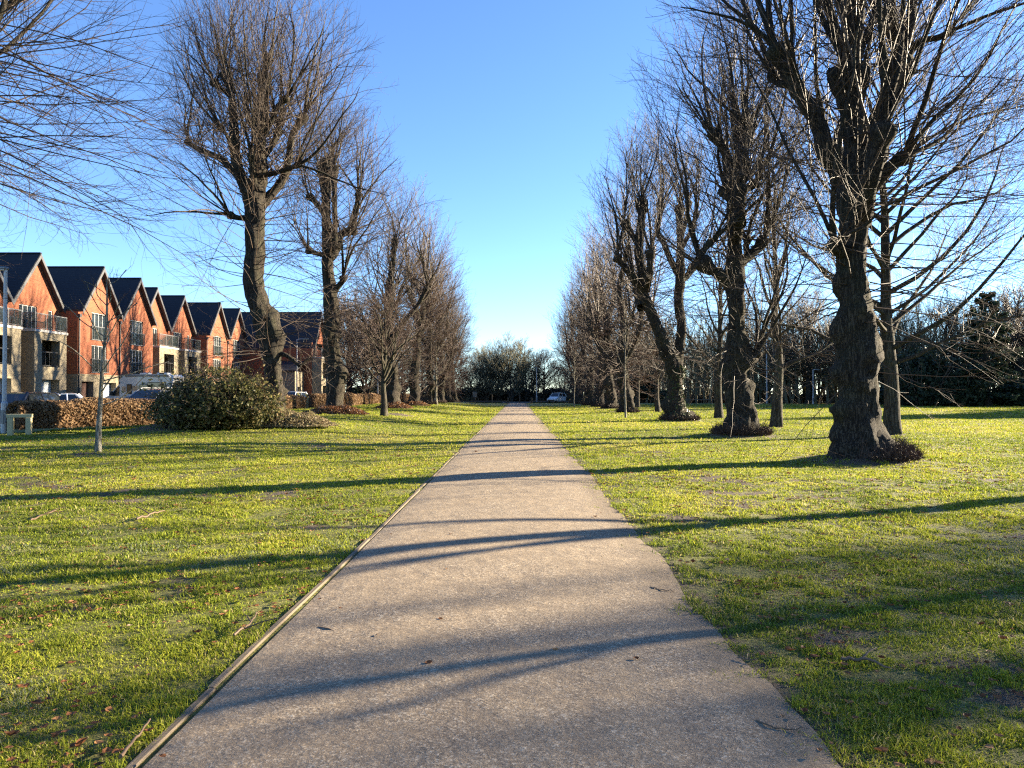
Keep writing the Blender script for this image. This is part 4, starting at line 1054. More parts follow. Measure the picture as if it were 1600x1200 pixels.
# estate car rear to the left of the frame, seen side on above the hedge
def park(label, pxa, Ya, pxb, Yb, z, *a, **k):
    xa, xb = gx(pxa, Ya), gx(pxb, Yb); ang = math.atan2(Yb - Ya, xb - xa); Ln = math.hypot(xb - xa, Yb - Ya)
    return car(label, (xa, Ya, z), ang, *a, L=Ln, **k)
def fit(L): return dict(ws=L * .25, r0=L * .41, r1=L * .83, rear=L * .955)
park('black car parked behind the hedge at the far left, before the cream garage', 100, 38.6, 16, 34.6, zr - .12, 'p_black', H=1.48, belt=.93, **fit(4.75))
park('silver car parked behind the hedge, between black car and motorhome', 168, 38.5, 96, 37.6, zr - .12, 'p_silver', H=1.42, belt=.90, ws=1.0, r0=1.5, r1=2.2, rear=2.55)
park('dark grey car with roof rails parked before the motorhome, behind the hedge', 192, 37.0, 270, 41.0, zr - .03, 'p_grey', H=1.56, belt=1.0, rails=True, **fit(4.9))
park('pale silver car parked beyond the leaning lime trunk on the estate road', 436, 60, 466, 62.8, zr, 'p_silver', H=1.48, **fit(3.4))
park('silver blue saloon side-on on the far right road between two trunks', 1101, 135, 1141, 135.4, .17, 'p_blue', H=1.42, belt=.92, ws=1.25, r0=1.95, r1=3.2, rear=4.1)
park('dark car on the far road just left of the forked leaning lime base', 1034, 135, 1068, 135.3, .17, 'p_navy', H=1.42, **fit(4.2))
park('white car facing left at the far right end of the path, by the trees', 861, 128, 878, 131.6, .08, 'p_white', H=1.75, belt=1.05, **fit(4.6))
park('dark car parked behind the far right knee rail near a pale lamp column', 1212, 135, 1250, 135, .17, 'p_navy', H=1.45, **fit(4.6))
def van(label, pxa, Ya, pxb, Yb, z):
    xa, xb = gx(pxa, Ya), gx(pxb, Yb); L = math.hypot(xb - xa, Yb - Ya); root = thing('white_van', label, 'van', (xa, Ya, z), math.atan2(Yb - Ya, xb - xa))
    b = MB(); P = [(0, .3), (0, .8), (.15, 1.0), (.75, 1.15), (1.35, 1.95), (1.7, 2.08), (L - .08, 2.08), (L, 1.9), (L, .3)]
    b.prism([(x, -.95, zz) for x, zz in P], (0, 1.9, 0)); part('body', b, M['p_white'], root, world=False)
    q = MB(); q.poly([(.80, -.8, 1.22), (.80, .8, 1.22), (1.30, .75, 1.90), (1.30, -.75, 1.90)]); o = part('windscreen', MB_off(q, (-.03, 0, .02)), M['car_glass'], root, world=False)
    for s in (-1, 1):
        q = MB(); q.prism([(1.1, s * .951, 1.2), (2.0, s * .951, 1.2), (2.0, s * .951, 1.8), (1.45, s * .951, 1.8)], (0, s * .006, 0)); part('side_window', q, M['car_glass'], root, world=False)
        for wx in (.9, L - 1.0): wheel(root, wx, s * .86, .34, s)
    return root
def MB_off(b, d):
    b.v = [v + np.array(d) for v in b.v]; return b
van('white van far behind the left lime row, seen between trunks', 673, 120, 694, 123.5, .1)
def motorhome():
    L = 5.25; root = thing('motorhome', 'cream and white motorhome parked nose-in before the red brick houses', 'motorhome', (-30.15, 52.75, zr - .06), 0)
    h = 1.12; b = MB()
    P = [(1.65, .42), (1.65, 2.05), (1.55, 2.30), (1.9, 2.62), (2.5, 2.72), (L - .25, 2.74), (L - .05, 2.6), (L, 2.2), (L, .42)]
    b.prism([(x, -h, z) for x, z in P], (0, 2 * h, 0)); part('body', b, M['p_cream'], root, world=False)
    c = MB(); P = [(0, .30), (0, .72), (.12, .92), (.75, 1.18), (1.50, 2.02), (1.645, 2.08), (1.645, .30)]
    c.prism([(x, -.98, z) for x, z in P], (0, 1.96, 0)); cb = part('cab', c, M['p_white'], root, world=False)
    q = MB(); q.prism([(.80, -.86, 1.27), (.80, .86, 1.27), (1.44, .80, 1.98), (1.44, -.80, 1.98)], (-.012, 0, .012)); part('windscreen', q, M['car_glass'], root, cb, world=False)
    for s in (-1, 1):
        q = MB(); q.prism([(.86, s * .981, 1.20), (1.50, s * .981, 1.16), (1.54, s * .981, 1.84), (1.42, s * .981, 1.86)], (0, s * .008, 0)); part('cab_window', q, M['car_glass'], root, cb, world=False)
        for nm, x0, x1, z0, z1_ in (('side_window', 2.15, 2.45, 1.35, 1.98), ('side_window', 3.05, 3.85, 1.55, 1.95), ('side_window', L - 1.6, L - .35, 1.48, 2.12)):
            q = MB(); q.bbox(x0 - .04, x1 + .04, s * (h + .012) - .011, s * (h + .012) + .011, z0 - .04, z1_ + .04, .01); o = part(nm, q, M['plastic'], root, world=False)
            q = MB(); q.box(x0, x1, s * (h + .028) - .004, s * (h + .028) + .004, z0, z1_); part('pane', q, M['car_glass'], root, o, world=False)
        q = MB(); q.box(1.75, 2.05, s * (h + .004) - .003, s * (h + .004) + .003, 1.45, 1.85); q.box(2.5, 2.98, s * (h + .004) - .003, s * (h + .004) + .003, 1.55, 1.9); q.box(3.95, L - 1.7, s * (h + .004) - .003, s * (h + .004) + .003, 1.6, 1.68)
        q.box(1.7, L - .02, s * (h + .004) - .003, s * (h + .004) + .003, .95, .98); part('stripe', q, M['p_tan'], root, world=False)
        q = MB(); q.bbox(2.0, L - .1, s * (h + .03) - .03, s * (h + .03) + .03, 2.56, 2.70, .02); part('awning_case', q, M['greymetal'], root, world=False)
        for wx in (.85, L - 1.7): wheel(root, wx, s * (h - .17), .35, s)
        q = MB(); q.bbox(.95, 1.1, s * 1.16 - .1, s * 1.16 + .1, 1.2, 1.5, .03); part('wing_mirror', q, M['plastic'], root, world=False)
    q = MB(); q.bbox(L + .001, L + .02, -.7, .7, 1.5, 2.15, .008); part('rear_window', q, M['car_glass'], root, world=False)
    for x in (2.9, 4.3, L - 1.1): q = MB(); q.bbox(x - .3, x + .3, -.3, .3, 2.72, 2.86, .04); part('roof_vent', q, M['p_white'], root, world=False)
motorhome()
# ================================================================== avenue trees seen large, each from its own measured skeleton
AVL, AVR = 'pollarded limes of the left avenue row', 'pollarded limes of the right avenue row'
def hero(label, group, tx, ty, px_polys, ell, lod, seed, extra=(), **k):
    tz = z1(tx, ty) + .03
    polys = [P_(tx, ty, tz, rows) for rows in px_polys] + [list(e) for e in extra]
    polys[0][0] = (polys[0][0][0], 0, -.12, polys[0][0][3])
    return pollard(label, group, (tx, ty, tz), polys, ell, lod, seed, **k)

# nearest right tree
hero('nearest and biggest lime right of the path, burred trunk running out of the top', AVR, 8.1, 17.2, [
    [(1346, 722, 78), (1342, 695, 68), (1339, 660, 54), (1339, 633, 53), (1343, 607, 50), (1341, 580, 53), (1338, 553, 53), (1336, 500, 50), (1336, 473, 48), (1331, 447, 46), (1329, 420, 42), (1331, 367, 43), (1334, 315, 45), (1337, 280, 42), (1339, 227, 35), (1334, 175, 33), (1330, 133, 34), (1328, 98, 38)],
    [(1326, 285, 30), (1308, 262, 25), (1290, 241, 25, -.1), (1283, 203, 24, -.2), (1265, 168, 24, -.3), (1244, 133, 24, -.3), (1227, 101, 22, -.3), (1208, 66, 20, -.4)],
    [(1345, 238, 30), (1357, 206, 26, .1), (1377, 175, 25, .2), (1402, 130, 24, .3), (1413, 88, 26, .4)],
    [(1350, 300, 24), (1362, 296, 20, -.2), (1381, 272, 19, -.4), (1402, 250, 17, -.6), (1420, 247, 15, -.6)],
    [(1328, 110, 26), (1316, 70, 16, .2), (1302, 30, 14, .3), (1290, -20, 13, .4)], [(1332, 100, 26), (1338, 50, 22, -.3), (1343, 0, 20, -.5), (1345, -50, 18, -.6)],
    [(1328, 100, 26), (1326, 40, 18, .5), (1322, -10, 16, .8)],
    [(1413, 95, 20, .4), (1397, 60, 13, .4), (1395, 0, 12, .5), (1392, -40, 11, .5)], [(1414, 92, 20, .4), (1422, 50, 16, .6), (1428, 0, 14, .8), (1430, -50, 12, .9)],
    [(1414, 92, 18, .4), (1437, 64, 12, .2), (1465, 58, 9, 0), (1494, 44, 8, -.2)], [(1255, 150, 12, -.3), (1245, 110, 9, -.6), (1234, 78, 9, -.9)], [(1240, 130, 14, -.3), (1218, 128, 11, -.1), (1203, 110, 11, .1)],
    [(1320, 398, 24), (1306, 388, 18, -.3), (1302, 380, 14, -.5)], [(1342, 90, 14, 0), (1356, 52, 10, .2), (1374, 8, 9, .4)],
    ], ((.2, 0, 9.6), (5.6, 5.6, 8.6)), 3, 101,
    extra=[[(0, 0, 6.2, .28), (.1, 1.1, 6.9, .24), (.2, 1.9, 8.0, .2)], [(0, -.1, 5.6, .25), (-.2, -1.0, 6.4, .2), (-.1, -1.5, 7.5, .18)]],
    heads_n=32, epi=380, flare=.5, nsub=7, nter=1, suckers=2.4, sk_dir=-.15, low=2.0, shoot_max=5.4,
    burrs=[(.15, -.2, .4, .14), (2.2, 3.2, .26, .22), (1.25, 3.3, .2, .19), (1.3, -.1, .2, .1), (3.2, 3.1, .3, .18), (2.9, .1, .25, .13), (3.6, -1.6, .26, .14), (.75, 3.2, .18, .15), (2.6, -1.3, .3, .14), (1.9, -1.9, .22, .14), (4.3, 2.9, .22, .15)])
hero('second lime right of the path, thick burred base ringed with brown shoots', AVR, 8.4, 27.4, [
    [(1157, 680, 52), (1157, 652, 40), (1153, 617, 39), (1147, 583, 33), (1150, 549, 36), (1150, 514, 26), (1150, 480, 26), (1148, 433, 29), (1147, 400, 25), (1147, 367, 20), (1146, 333, 19), (1147, 300, 22), (1154, 267, 26), (1156, 246, 24)],
    [(1140, 445, 20), (1123, 428, 17, -.2), (1107, 419, 15, -.4), (1092, 403, 18, -.5)], [(1092, 405, 12, -.5), (1102, 388, 9, -.5), (1113, 376, 9, -.5)],
    [(1155, 412, 18), (1165, 404, 17, .2), (1182, 390, 14, .4), (1197, 371, 13, .5)], [(1168, 402, 10, .2), (1166, 385, 9, .6), (1168, 370, 8, .9)],
    [(1148, 262, 18), (1137, 243, 13, -.2), (1127, 226, 12, -.4), (1110, 201, 12, -.5)], [(1156, 255, 18), (1157, 220, 12, .3), (1158, 195, 12, .5)], [(1160, 258, 16), (1167, 220, 12, -.5), (1167, 192, 12, -.8)],
    [(1142, 312, 14), (1134, 300, 14, .2), (1132, 292, 12, .3)], [(1158, 305, 12), (1168, 294, 11, -.2), (1186, 282, 10, -.3)],
    [(1172, 560, 12), (1182, 552, 14, -.1), (1185, 548, 8, -.1)],
    ], ((.0, 0, 10.2), (4.8, 4.8, 7.9)), 3, 102, extra=[[(0, 0, 8.0, .26), (.1, 1.0, 8.8, .2), (.2, 1.5, 10, .17)], [(-.2, 0, 7.2, .24), (-.3, -1.0, 8.0, .2), (-.3, -1.3, 9.2, .16)], [(-.1, .1, 5.5, .2), (.1, 1.1, 6.0, .17), (.2, 1.5, 6.8, .15)]],
    heads_n=40, epi=300, flare=.42, nsub=7, nter=1, suckers=2.2, low=2.2, thick=1.15, shoot_max=5.2,
    burrs=[(2.9, 0, .3, .32), (3.3, .4, .25, .2), (2.0, -.1, .2, .2), (2.6, 3, .3, .12)])
hero('leaning lime forked low into two stems, third right of the path', AVR, 9.3, 41.7, [
    [(1061, 660, 40), (1055, 640, 29), (1054, 607, 24), (1055, 578, 28), (1048, 560, 23), (1038, 546, 20), (1027, 511, 17), (1012, 476, 17), (1004, 452, 16), (1003, 426, 14), (998, 390, 13), (1002, 345, 13), (1003, 308, 13)],
    [(1056, 575, 22), (1061, 546, 16, .2), (1065, 511, 16, .3), (1060, 470, 15, .4), (1063, 432, 15, .4), (1063, 380, 11, .4), (1062, 318, 10, .4)],
    [(1008, 460, 14), (995, 441, 11, -.3), (983, 426, 11, -.5), (970, 408, 11, -.7), (962, 399, 11, -.8)],
    [(1062, 430, 12, .4), (1050, 410, 10, .1), (1036, 376, 9, 0), (1028, 362, 9, -.1), (1031, 335, 8, -.1), (1033, 314, 9, -.2)],
    [(1064, 440, 11, .4), (1076, 428, 10, .7), (1086, 412, 9, .9)], [(999, 385, 10), (988, 366, 9, .3), (974, 344, 10, .5)], [(1063, 375, 9, .4), (1072, 345, 7, .6), (1077, 312, 8, .8)], [(1064, 390, 8, .4), (1080, 360, 7, 0), (1090, 330, 7, -.2)],
    ], ((-1.5, 0, 9.8), (5.1, 5.1, 8.2)), 3, 103, extra=[[(-2.2, 0, 6.5, .25), (-2.2, 1.3, 7.4, .2), (-2.3, 1.8, 8.6, .18)], [(-1.9, 0, 7.5, .22), (-1.9, -1.2, 8.3, .2), (-1.9, -1.5, 9.6, .17)]],
    heads_n=42, epi=300, flare=.40, nsub=7, nter=1, suckers=1.2, low=2.6, thick=1.35, shoot_max=5.2, ivy=700, burrs=[(1.0, 3.2, .3, .3), (.5, .2, .3, .2)])
hero('biggest left lime rising behind the evergreen bush with a bent trunk', AVL, -10, 29.8, [
    [(431, 668, 30), (431, 640, 25), (430, 607, 25), (424, 575, 27), (421, 537, 31), (417, 513, 35), (408, 490, 32), (400, 467, 32), (394, 430, 32), (395, 385, 29), (395, 350, 29), (396, 315, 33), (396, 295, 34), (402, 270, 24), (404, 227, 18), (408, 175, 15), (410, 133, 13), (411, 110, 15)],
    [(388, 300, 24), (376, 280, 19, -.2), (366, 250, 17, -.3), (362, 192, 14, -.4), (357, 140, 12, -.4), (347, 106, 13, -.5)],
    [(372, 272, 15, -.2), (357, 260, 12, 0), (340, 245, 10, .3), (301, 227, 8, .6), (287, 217, 8, .8)], [(362, 246, 9, -.3), (357, 225, 7, -.9), (350, 207, 6, -1.2), (336, 190, 7, -1.4)],
    [(359, 145, 10, -.4), (341, 134, 8, -.6), (325, 120, 9, -.8)], [(404, 228, 9), (396, 205, 7, .3), (385, 182, 8, .5)], [(406, 215, 10), (418, 192, 8, -.3), (430, 166, 8, -.5), (448, 146, 9, -.6)],
    [(406, 246, 11), (422, 225, 9, .5), (434, 199, 9, .9)], [(404, 318, 20), (414, 309, 16, .2), (441, 276, 13, .4), (450, 234, 11, .5), (455, 206, 10, .6), (476, 174, 11, .7)], [(410, 272, 8), (435, 266, 7, -.5), (468, 254, 7, -.9)],
    [(384, 340, 9), (366, 338, 8, -.2), (351, 332, 9, -.4)], [(398, 285, 12), (400, 262, 8, .8), (399, 240, 8, 1.2), (395, 200, 8, 1.4)], [(396, 290, 12), (392, 268, 9, -.9), (388, 235, 8, -1.4)],
    [(432, 552, 9), (448, 556, 7, -.1), (470, 574, 4, -.2)],
    ], ((-.3, 0, 10.7), (6.2, 6.0, 8.2)), 3, 104, heads_n=36, epi=460, flare=.22, nsub=7, nter=1, low=2.4, thick=1.15, shoot_max=5.4, burrs=[(3.6, 0, .3, .2), (4.6, .1, .3, .18), (1.4, .3, .15, .14)], twig='twig')
hero('second left lime with a knobbly pale-lit trunk on a brown rooty mound', AVL, -10, 39.5, [
    [(524, 648, 34), (523, 642, 25), (522, 615, 24), (525, 590, 24), (519, 555, 23), (517, 530, 24), (517, 505, 25), (516, 480, 23), (515, 455, 21), (512, 430, 18), (511, 405, 18), (511, 385, 18), (508, 332, 14), (507, 280, 12), (507, 245, 12)],
    [(514, 402, 16), (524, 388, 14, .2), (530, 367, 13, .3), (545, 360, 12, .5), (556, 356, 12, .6)], [(545, 360, 9, .5), (549, 340, 7, .5), (556, 318, 7, .6), (560, 298, 8, .6)], [(521, 390, 12), (522, 360, 9, -.4), (521, 300, 8, -.6), (521, 255, 9, -.7)],
    [(506, 335, 9), (494, 318, 8, -.2), (478, 301, 8, -.4)], [(506, 398, 8), (490, 394, 7, .2), (477, 388, 8, .3)], [(507, 330, 8), (502, 290, 7, .7), (496, 262, 7, .9)], [(509, 320, 8), (515, 280, 7, .5), (517, 225, 7, .8)],
    [(521, 455, 10), (533, 440, 8, -.2), (536, 430, 9, -.3)],
    ], ((.3, 0, 10.0), (4.5, 4.5, 7.8)), 3, 105, heads_n=42, epi=300, flare=.22, nsub=7, nter=1, low=2.6, thick=1.35, shoot_max=5.2, suckers=2.5, burrs=[(2.4, .2, .3, .2), (1.4, .1, .25, .16), (3.4, 2.8, .3, .16), (4.4, 0, .25, .14)], twig='twig')

# trees just outside the frame whose boughs hang into it
rngp = np.random.default_rng(77)
pollard('lime outside the left edge whose long drooping shoots fill the top left corner', AVL, (-11.0, 12.6, z1(-11, 12.6)), generic_skeleton(np.random.default_rng(5), 17, .5, 3, 5), ((.4, 0, 9.6), (5.6, 5.6, 6.6)), 3, 106,
        heads_n=34, epi=330, low=5.6, nsub=8, nter=2, shoot_max=5.5, epi_len=(.75, 1.05))
pollard('lime outside the right edge whose twigs reach in along the top right', AVR, (9.6, 4.0, z1(9.6, 4.0)), generic_skeleton(np.random.default_rng(15), 17, .5, 3, 5), ((0, .2, 9.2), (5.2, 5.2, 7.6)), 2, 107,
        heads_n=26, epi=240, low=3.0, nsub=8, nter=2, shoot_max=5.5)

# the rest of the avenue: four modelled trees, repeated
protos = []
def avenue(label, group, x, y, kind, rot, s, **k):
    loc = (x, y, z1(x, y))
    if kind < len(protos): return copy_thing(protos[kind], loc, rot, label, group, s)
    rg = np.random.default_rng(300 + kind)
    H = 20
    o = pollard(label, group, loc, generic_skeleton(rg, H, [.52, .45, .48, .50][kind], [2, 3, 3, 2][kind], [4.4, 6.2, 5.2, 3.6][kind]), ((0, 0, 10.4), ([5.1, 4.8, 5.2, 5.0][kind],) * 2 + (8.7,)), 2, 200 + kind,
                heads_n=[26, 22, 24, 26][kind], epi=340, thick=1.7, flare=.34, nsub=6, nter=1, low=2.0, suckers=1.0, shoot_max=6.2, twig=['twig', 'twig_red', 'twig', 'twig_red'][kind],
                burrs=[(1.6, 0, .3, .2), (2.4, 3.0, .35, .2), (1.1, -1.8, .3, .15)])
    o.rotation_euler = (0, 0, rot); protos.append(o); o.scale = (s, s, s); return o
avenue('left row lime with two lower stems, directly beyond the short broad sapling', AVL, -10.0, 57.5, 0, .3, 1.08)
avenue('fourth lime along the left row counted from the camera', AVL, -10.0, 69, 1, 1.0, 1.06)
avenue('fifth lime along the left row counted from the camera', AVL, -9.8, 80, 2, 2.2, 1.03)
avenue('sixth lime along the left row, by the distant white van', AVL, -10.0, 92, 3, 3.0, 1.03)
avenue('seventh lime along the left row counted from the camera', AVL, -10.0, 103, 0, 4.0, 1.00)
avenue('last lime at the far end of the left row, near the notice board', AVL, -9.9, 114, 1, 5.2, 0.99)
avenue('fourth lime along the right row, behind the thin staked pole tree', AVR, 8.8, 58, 3, .4, 1.06)
avenue('fifth lime along the right row counted from the camera', AVR, 8.9, 69.5, 2, .8, 1.06)
avenue('sixth lime along the right row counted from the camera', AVR, 8.9, 79.5, 1, 2.5, 1.05)
avenue('seventh lime along the right row counted from the camera', AVR, 8.9, 91, 0, 2.0, 1.03)
avenue('eighth lime along the right row counted from the camera', AVR, 8.9, 103, 3, 4.4, 1.00)
avenue('last lime at the far end of the right row, by the white car', AVR, 8.9, 114, 2, 3.9, 0.99)

# ================================================================== younger trees
YR = 'younger trees behind the right avenue row'
def yz(x, y): return (x, y, z1(x, y) - .02)
bare_tree('tall straight young tree right behind the nearest big right trunk', YR, yz(14.1, 27.4), 17, .29, 31, 6.2, 3.2, 48, 2, 1.15, nsub=12, el=(12, 72), brf=.8)
bare_tree('slender tree with a clean trunk between second lime and nearest trunk', YR, yz(12.0, 33.7), 12.5, .25, 32, 4.2, 3.0, 30, 2, 1.3, nsub=8, el=(40, 74))
bare_tree('slender tree with its trunk just left of the second right lime', YR, yz(12.5, 45.0), 12, .25, 33, 4.4, 3.0, 28, 2, 1.5, nsub=8, el=(35, 72))
bare_tree('small tree between the forked leaning lime and the fourth right lime', YR, yz(12.0, 62), 9.0, .24, 34, 3.6, 2.6, 26, 2, 1.8, nsub=7, el=(35, 70))
bare_tree('thin-trunked small tree just right of the fourth right lime', YR, yz(12.3, 74.5), 9.5, .22, 35, 3.4, 2.6, 24, 2, 2.0, nsub=7, el=(35, 70))
bare_tree('pale pole-thin young tree standing in front of the fourth right lime', YR, yz(6.85, 46), 7.5, .055, 36, 1.4, 3.2, 14, 2, 1.2, 'bark_pale', nsub=5, el=(45, 75))
bare_tree('pole-thin young tree at the lawn edge far down the right row', YR, yz(6.4, 82), 7.0, .07, 37, 1.4, 3.0, 12, 2, 1.6, 'bark_pale', nsub=5, el=(45, 75))
bare_tree('slim young tree with a pale straight stem on the left lawn before the hedge', 'young trees on the left lawn', yz(-10.6, 18.2), 4.75, .062, 38, 1.55, 1.5, 17, 2, .8, 'bark_pale', nsub=5, nter=2, el=(8, 50), brf=.5)
bare_tree('short broad sapling with a dark trunk right of the second left lime', 'young trees on the left lawn', yz(-7.6, 41), 6.4, .19, 39, 3.2, 2.0, 34, 2, 1.5, nsub=10, el=(25, 62), twig='twig_red')
bare_tree('thin pale-stemmed tree among the far left lime trunks', 'young trees on the left lawn', yz(-9.0, 80), 7.5, .16, 40, 2.8, 2.4, 20, 2, 2.0, 'bark_pale', nsub=7, el=(30, 65), twig='twig_red')

# ================================================================== bush, brambles, hedges
def bush():
    rng = np.random.default_rng(8); x, y = -11.05, 26.4; root = thing('evergreen_bush', 'large rounded dark evergreen bush in front of the biggest left lime', 'bush', (x, y, z1(x, y)))
    b = MB()
    for k in range(7):
        a = k * .9; cx, cy = math.cos(a) * 1.15, math.sin(a) * .9
        leafy(rng, b, 2600, (cx, cy, rng.uniform(.6, 1.0)), (1.35, 1.3, rng.uniform(.85, 1.05)), .06, .44, 2.6, 3 + k, 1.1, .25)
    leafy(rng, b, 5200, (.15, 0, 1.2), (1.5, 1.4, 1.1), .06, .46, 2.6, 40, 1.1, .2)
    leafy(rng, b, 3500, (0, 0, .55), (2.35, 1.8, .75), .07, .38, 2.2, 41, 1.1, .5)
    V = b.v; 
    for v in V: v[:, 2] = np.maximum(v[:, 2], .03 + .05 * np.abs(np.sin(v[:, 0] * 40)))
    part('foliage', b, M['leaf_ever'], root, world=False)
    s = MB(); n = 420; az = rng.uniform(0, 2 * PI, n); e = rng.uniform(.35, 1.45, n)
    d = np.stack([np.cos(az) * np.cos(e), np.sin(az) * np.cos(e), np.sin(e)], -1); p0 = np.stack([np.cos(az) * .5, np.sin(az) * .4, np.full(n, .02)], -1)
    L = rng.uniform(1.0, 2.75, n); P = grow(rng, p0, d, L, 6, np.array([0, 0, -.15]), .12); tubes(s, P, taper(np.full(n, .014), np.full(n, .004), 6), 4, 0, rng.random(n))
    idx = np.repeat(np.arange(n), 7); q, T = along(P, idx, rng.uniform(.4, 1, len(idx))); P2 = grow(rng, q, offshoot(rng, T, rng.uniform(.4, 1, len(idx))), rng.uniform(.15, .5, len(idx)), 3, None, .2)
    tubes(s, P2, taper(np.full(len(idx), .005), np.full(len(idx), .003), 3), 3, 0, rng.random(len(idx)))
    k = rng.integers(0, len(P2), 3200); lv = MB(); leaves(rng, lv, P2[k, rng.integers(1, 3, 3200)] + rng.normal(0, .03, (3200, 3)), rng.uniform(.035, .075, 3200), None)
    part('stem', s, M['twig'], root, world=False); part('sprays', lv, M['leaf_ever'], root, world=False)
bush()
def bramble(label, x, y, rx, ry, h, n, seed, mat='leaf_bramble', group='bramble patches at the tree bases', stem='twig'):
    rng = np.random.default_rng(seed); root = thing('bramble_patch', label, 'bramble', (x, y, z1(x, y)), 0, group)
    s = MB(); m = n // 9; a = rng.uniform(0, 2 * PI, m); r = np.sqrt(rng.random(m)) * .9
    p = np.stack([np.cos(a) * r * rx, np.sin(a) * r * ry, np.zeros(m)], -1); hh = h * np.clip(1.15 - r ** 2, .25, 1)
    d = np.stack([rng.normal(0, .5, m), rng.normal(0, .5, m), np.ones(m)], -1); P = grow(rng, p, d, hh * rng.uniform(.7, 1.5, m), 6, np.array([.3, -.3, -1.3]), .25)
    P[:, :, 2] = np.maximum(P[:, :, 2], .01)
    tubes(s, P, taper(np.full(m, .008), np.full(m, .004), 6), 3, 0, rng.random(m)); part('stem', s, M[stem], root, world=False)
    b = MB(); a = rng.uniform(0, 2 * PI, n); r = np.sqrt(rng.random(n)); q = np.stack([np.cos(a) * r * rx, np.sin(a) * r * ry], -1)
    top = h * np.clip(1 - r ** 2.2, 0.03, 1) * (.55 + .9 * n2(q[:, 0], q[:, 1], 1.6, seed, 3))
    leaves(rng, b, np.column_stack([q, top * rng.uniform(.15, 1, n) ** .5 + .02]), rng.uniform(.025, .06, n), np.array([[0, 0, 1.]]) * np.ones((n, 1)), 1.2)
    part('leaves', b, M[mat], root, world=False)
bramble('straggly pale brown bramble patch at the foot of the biggest left lime', -9.1, 27.6, 2.2, 1.4, .62, 12000, 61)
bramble('low brown rooty mound of dead stems under the second left lime', -9.9, 38.9, 1.9, 1.1, .45, 6000, 62, 'leaf_dead', stem='twig_dark')
bramble('small brown mound at the foot of the third left lime', -9.8, 57, 1.6, 1.1, .5, 2500, 63, 'leaf_dead', stem='twig_dark')
bramble('small brown mound at the foot of the fourth left lime', -9.8, 68.5, 1.6, 1.1, .5, 2000, 64, 'leaf_dead', stem='twig_dark')

def hedge(label, pts, w, h, n, seed, size=.055):
    rng = np.random.default_rng(seed); p, q = np.array(pts[0]), np.array(pts[1]); d = q - p; L = np.hypot(*d); a = math.atan2(d[1], d[0])
    root = thing('beech_hedge', label, 'hedge', (p[0], p[1], max(z1(*p), z1(*q)) - .0), a, 'brown beech hedges along the road')
    x = rng.uniform(0, L, n); f = rng.random(n)
    prof = 1 + .22 * (n2(x, x * 0, .55, seed, 2) - .5) * 2
    y = np.where(rng.random(n) < .55, -1, 1) * w / 2 * rng.uniform(.55, 1.08, n) ; z = h * prof * rng.uniform(.02, 1.0, n)
    top = f < .28; y = np.where(top, rng.uniform(-w / 2, w / 2, n), y); z = np.where(top, h * prof * rng.uniform(.9, 1.08, n), z)
    lump = n2(x * 1.0, z * 1.0 + 7, 2.2, seed + 2, 3) - .5; y = y * (1 + .5 * lump); z = z * (1 - .25 * (np.abs(y) / w * 2) ** 3 * .6)
    keep = n2(x + y * 3, z * 1.3, 3.0, seed + 4, 3) > .36 - .2 * (z < .5)
    x, y, z = x[keep], y[keep], z[keep]; n = len(x)
    b = MB(); leaves(rng, b, np.column_stack([x, y, z]), rng.uniform(size * .6, size * 1.3, n), np.column_stack([np.zeros(n), np.sign(y), .4 * np.ones(n)]), 1.1, att=np.clip(rng.normal(.5, .22, n) + (n2(x, z, .9, seed + 9, 2) - .5) * .5, 0, 1))
    part('foliage', b, M['leaf_beech'], root, world=False)
    s = MB(); m = int(L * 26); sx = rng.uniform(0, L, m); P = grow(rng, np.column_stack([sx, rng.uniform(-w * .3, w * .3, m), np.zeros(m)]), np.column_stack([rng.normal(0, .25, m), rng.normal(0, .3, m), np.ones(m)]), np.full(m, h * .98), 5, None, .16)
    tubes(s, P, taper(np.full(m, .011), np.full(m, .004), 5), 4, 0, rng.random(m)); part('stem', s, M['twig_dark'], root, world=False)
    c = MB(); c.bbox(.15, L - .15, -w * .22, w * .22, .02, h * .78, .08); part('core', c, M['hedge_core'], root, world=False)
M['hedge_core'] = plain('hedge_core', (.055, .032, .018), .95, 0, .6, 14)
hedge('nearest brown beech hedge, between the timber rail and the evergreen bush', ((gx(17, 26.2), 26.2), (-14.9, 32.2)), .9, .98, 26000, 71)
hedge('middle brown beech hedge seen right of the leaning lime trunk', ((gx(436, 52), 52), (gx(468, 58), 58)), .9, 1.0, 9000, 72, .065)
hedge('brown beech hedge behind the second left lime, from the timber frame on', ((gx(484, 60), 60), (gx(536, 68), 68)), .9, 1.05, 9000, 73, .07)
hedge('farthest brown beech hedge, between second lime and sapling trunk', ((gx(538, 69), 69), (gx(596, 92), 92)), .9, 1.1, 14000, 74, .085)
hedge('low brown hedge far behind the fourth left lime', ((gx(600, 93), 93), (gx(640, 112), 112)), .9, 1.1, 9000, 75, .10)

